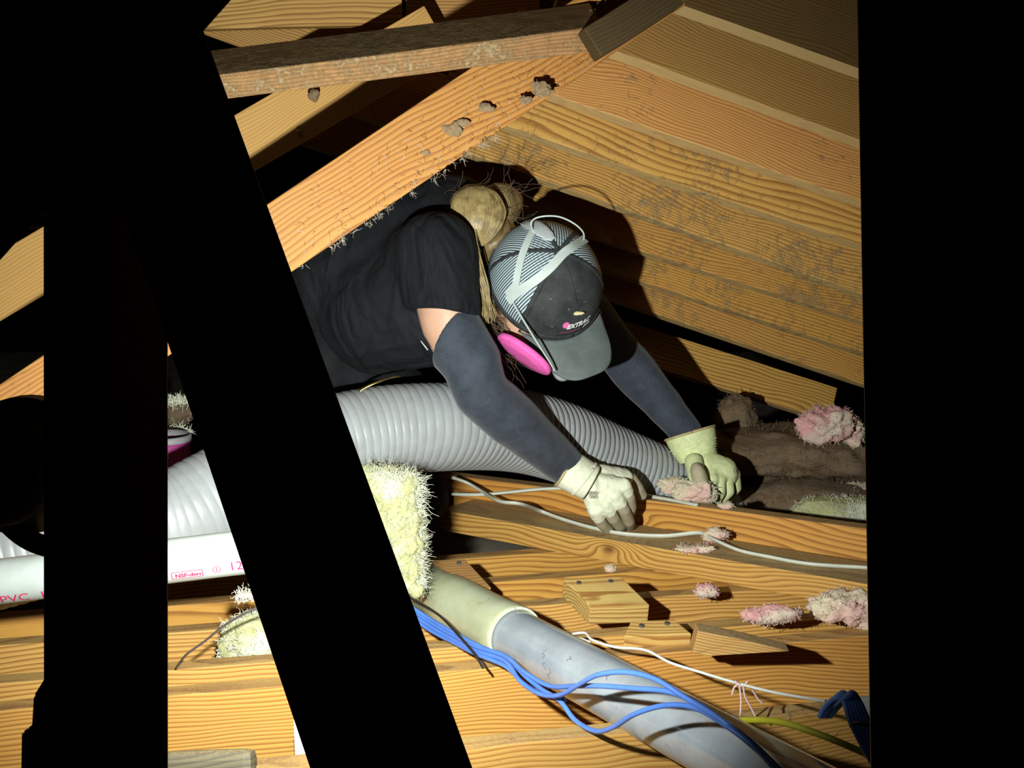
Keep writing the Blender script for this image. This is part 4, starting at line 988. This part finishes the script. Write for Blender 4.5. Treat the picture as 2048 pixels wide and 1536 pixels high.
tuft('fiberglass_clump', P(520, 1285, 2.06), (.058, .025, .045), M_FY, M_FS, 28, 'yellow fiberglass scrap below the white pipe, left of the slanted post', 300, .02, .35, 18, GI)
tuft('fiberglass_clump', P(500, 1190, 1.93), (.018, .008, .004), M_FC, M_FS, 29, 'thin white wisp just under the white pipe', 60, .016, .5, 50, GI, 4)
# torn batt and bag between the posts
tuft('torn_batt', P(352, 822, 2.9), (.045, .03, .035), M_FB, M_FS, 30, 'torn brown batt with white frayed rim seen between the dark posts', 60, .012, .3, 20, GI)
rim = [(P(rd.uniform(325, 385), rd.choice((800, 802, 862)) + rd.gauss(0, 3), 2.84), V((rd.gauss(0, .5), -.3, rd.gauss(.2, .6)))) for _ in range(260)]
rimo = strands('white_fringe', [(p - V((0, 0, 0)), d) for p, d in rim], M_FS, .018, .0016, 4, .6, 9)
rimo.parent = bpy.data.objects['torn_batt']; rimo.matrix_parent_inverse = Matrix.Translation(-bpy.data.objects['torn_batt'].location)
M_PUR = simple('purple_fabric', (.42, .05, .25), .7, .15, 30, .3)
bag = empty('tool_bucket', P(350, 960, 2.55), 'purple bucket with a grey rim between the two dark posts', 'bucket')
def lathe(c, prof, mat, name, seg=40):
    vs = []; fs = []
    for (r, z) in prof:
        for j in range(seg): a = 2 * PI * j / seg; vs.append(c + V((r * math.cos(a), r * math.sin(a), z)))
    for i in range(len(prof) - 1):
        for j in range(seg): fs.append((i * seg + j, i * seg + (j + 1) % seg, (i + 1) * seg + (j + 1) % seg, (i + 1) * seg + j))
    return from_data(name, vs, fs, mat)
bc = P(330, 948, 2.62)
local(lathe(bc, [(.001, -.06), (.048, -.06), (.05, 0), (.053, .02), (.051, .05), (.054, .07), (.05, .07), (.045, -.05), (.001, -.05)], M_PUR, 'bucket_body'), bag)
local(lathe(bc, [(.054, .068), (.0555, .079), (.050, .082), (.048, .07)], simple('grey_rim', (.30, .30, .31), .5, .08), 'bucket_rim'), bag)
local(tube('wire_handle', [P(322, 890, 2.57), P(334, 905, 2.56), P(334, 925, 2.56), P(322, 932, 2.57)], .0015, M_WW, 8, 6), bag)
# grey weathered scrap and white trim at the bottom left
a, b = P(300, 1508, 1.60), P(505, 1500, 1.60)
board('weathered_offcut', a, b, .05, .04, wood(80, light=(.16, .14, .10), dark=(.07, .06, .045), dust=.4), 'grey weathered offcut at the bottom between the dark posts', 'offcut', cut=(0, .0), wdir=V((0, -.35, -1)), bev=.012)
board('white_board', P(586, 1425, 1.74), P(592, 1560, 1.74), .035, .012, simple('white_paint', (.66, .70, .70), .5, .05), 'white painted strip beside the slanted post at the bottom', 'trim piece', wdir=V((1, 0, 0)))
board('white_scrap', P(1698, 1398, 1.60), P(1790, 1392, 1.60), .022, .012, simple('white_scrap_paint', (.62, .64, .60), .6, .08), 'white scrap behind the blue cable bundle', 'scrap', wdir=V((0, 0, -1)))

# dust tufts clinging to the long brace and small debris
M_DF = simple('grey_fluff', (.24, .16, .085), .95, .15, 80, .4)
M_DS = simple('grey_lint', (.50, .44, .36), .9, .1)
br = next(o for o in bpy.data.objects if o.name == 'diagonal_brace')
rts = []
for k in range(26):
    x = rd.uniform(600, 1000); cx_, cy_ = x, lb(x) + 2
    for j in range(rd.randrange(3, 9)): rts.append((P(cx_ + rd.gauss(0, 4), cy_ + rd.gauss(0, 2), 2.055), V((rd.gauss(.1, .7), -.1, -rd.uniform(.0, .9)))))
for k in range(420):
    x = rd.uniform(600, 1230); hgt = 4 + 120 * rd.random() ** 1.6
    if rd.random() > (x - 450) / 900: continue
    rts.append((P(x, lb(x) - hgt * 1.1, 2.0 + (x - 600) * .00013 - .015), V((rd.gauss(0, 1), -.15, rd.gauss(0, 1)))))
s_ = strands('hanging_lint', rts, M_DS, .011, .0004, 5, .8, 31); bpy.context.view_layer.update(); s_.parent = br; s_.matrix_parent_inverse = br.matrix_world.inverted()
for k, (x, y, r) in enumerate(((905, 256, .0085), (975, 216, .006), (1085, 180, .010), (850, 305, .004), (1050, 200, .006), (925, 245, .005))):
    s = lump('dust_clump', P(x, y, 2.075), (r * 1.7, .003, r), M_DF, 40 + k, .8, 90, 5); s.parent = br; s.matrix_parent_inverse = br.matrix_world.inverted()
pb_ = bpy.data.objects['parallel_brace']
for k, (x, y, r, d_) in enumerate(((600, 268, .007, 2.46), (628, 190, .010, 2.46))):
    s = lump('dust_clump', P(x, y, d_), (r, r * .6, r), M_DF, 60 + k, .6, 60, 4); s.parent = pb_; s.matrix_parent_inverse = pb_.matrix_world.inverted()
#@@END
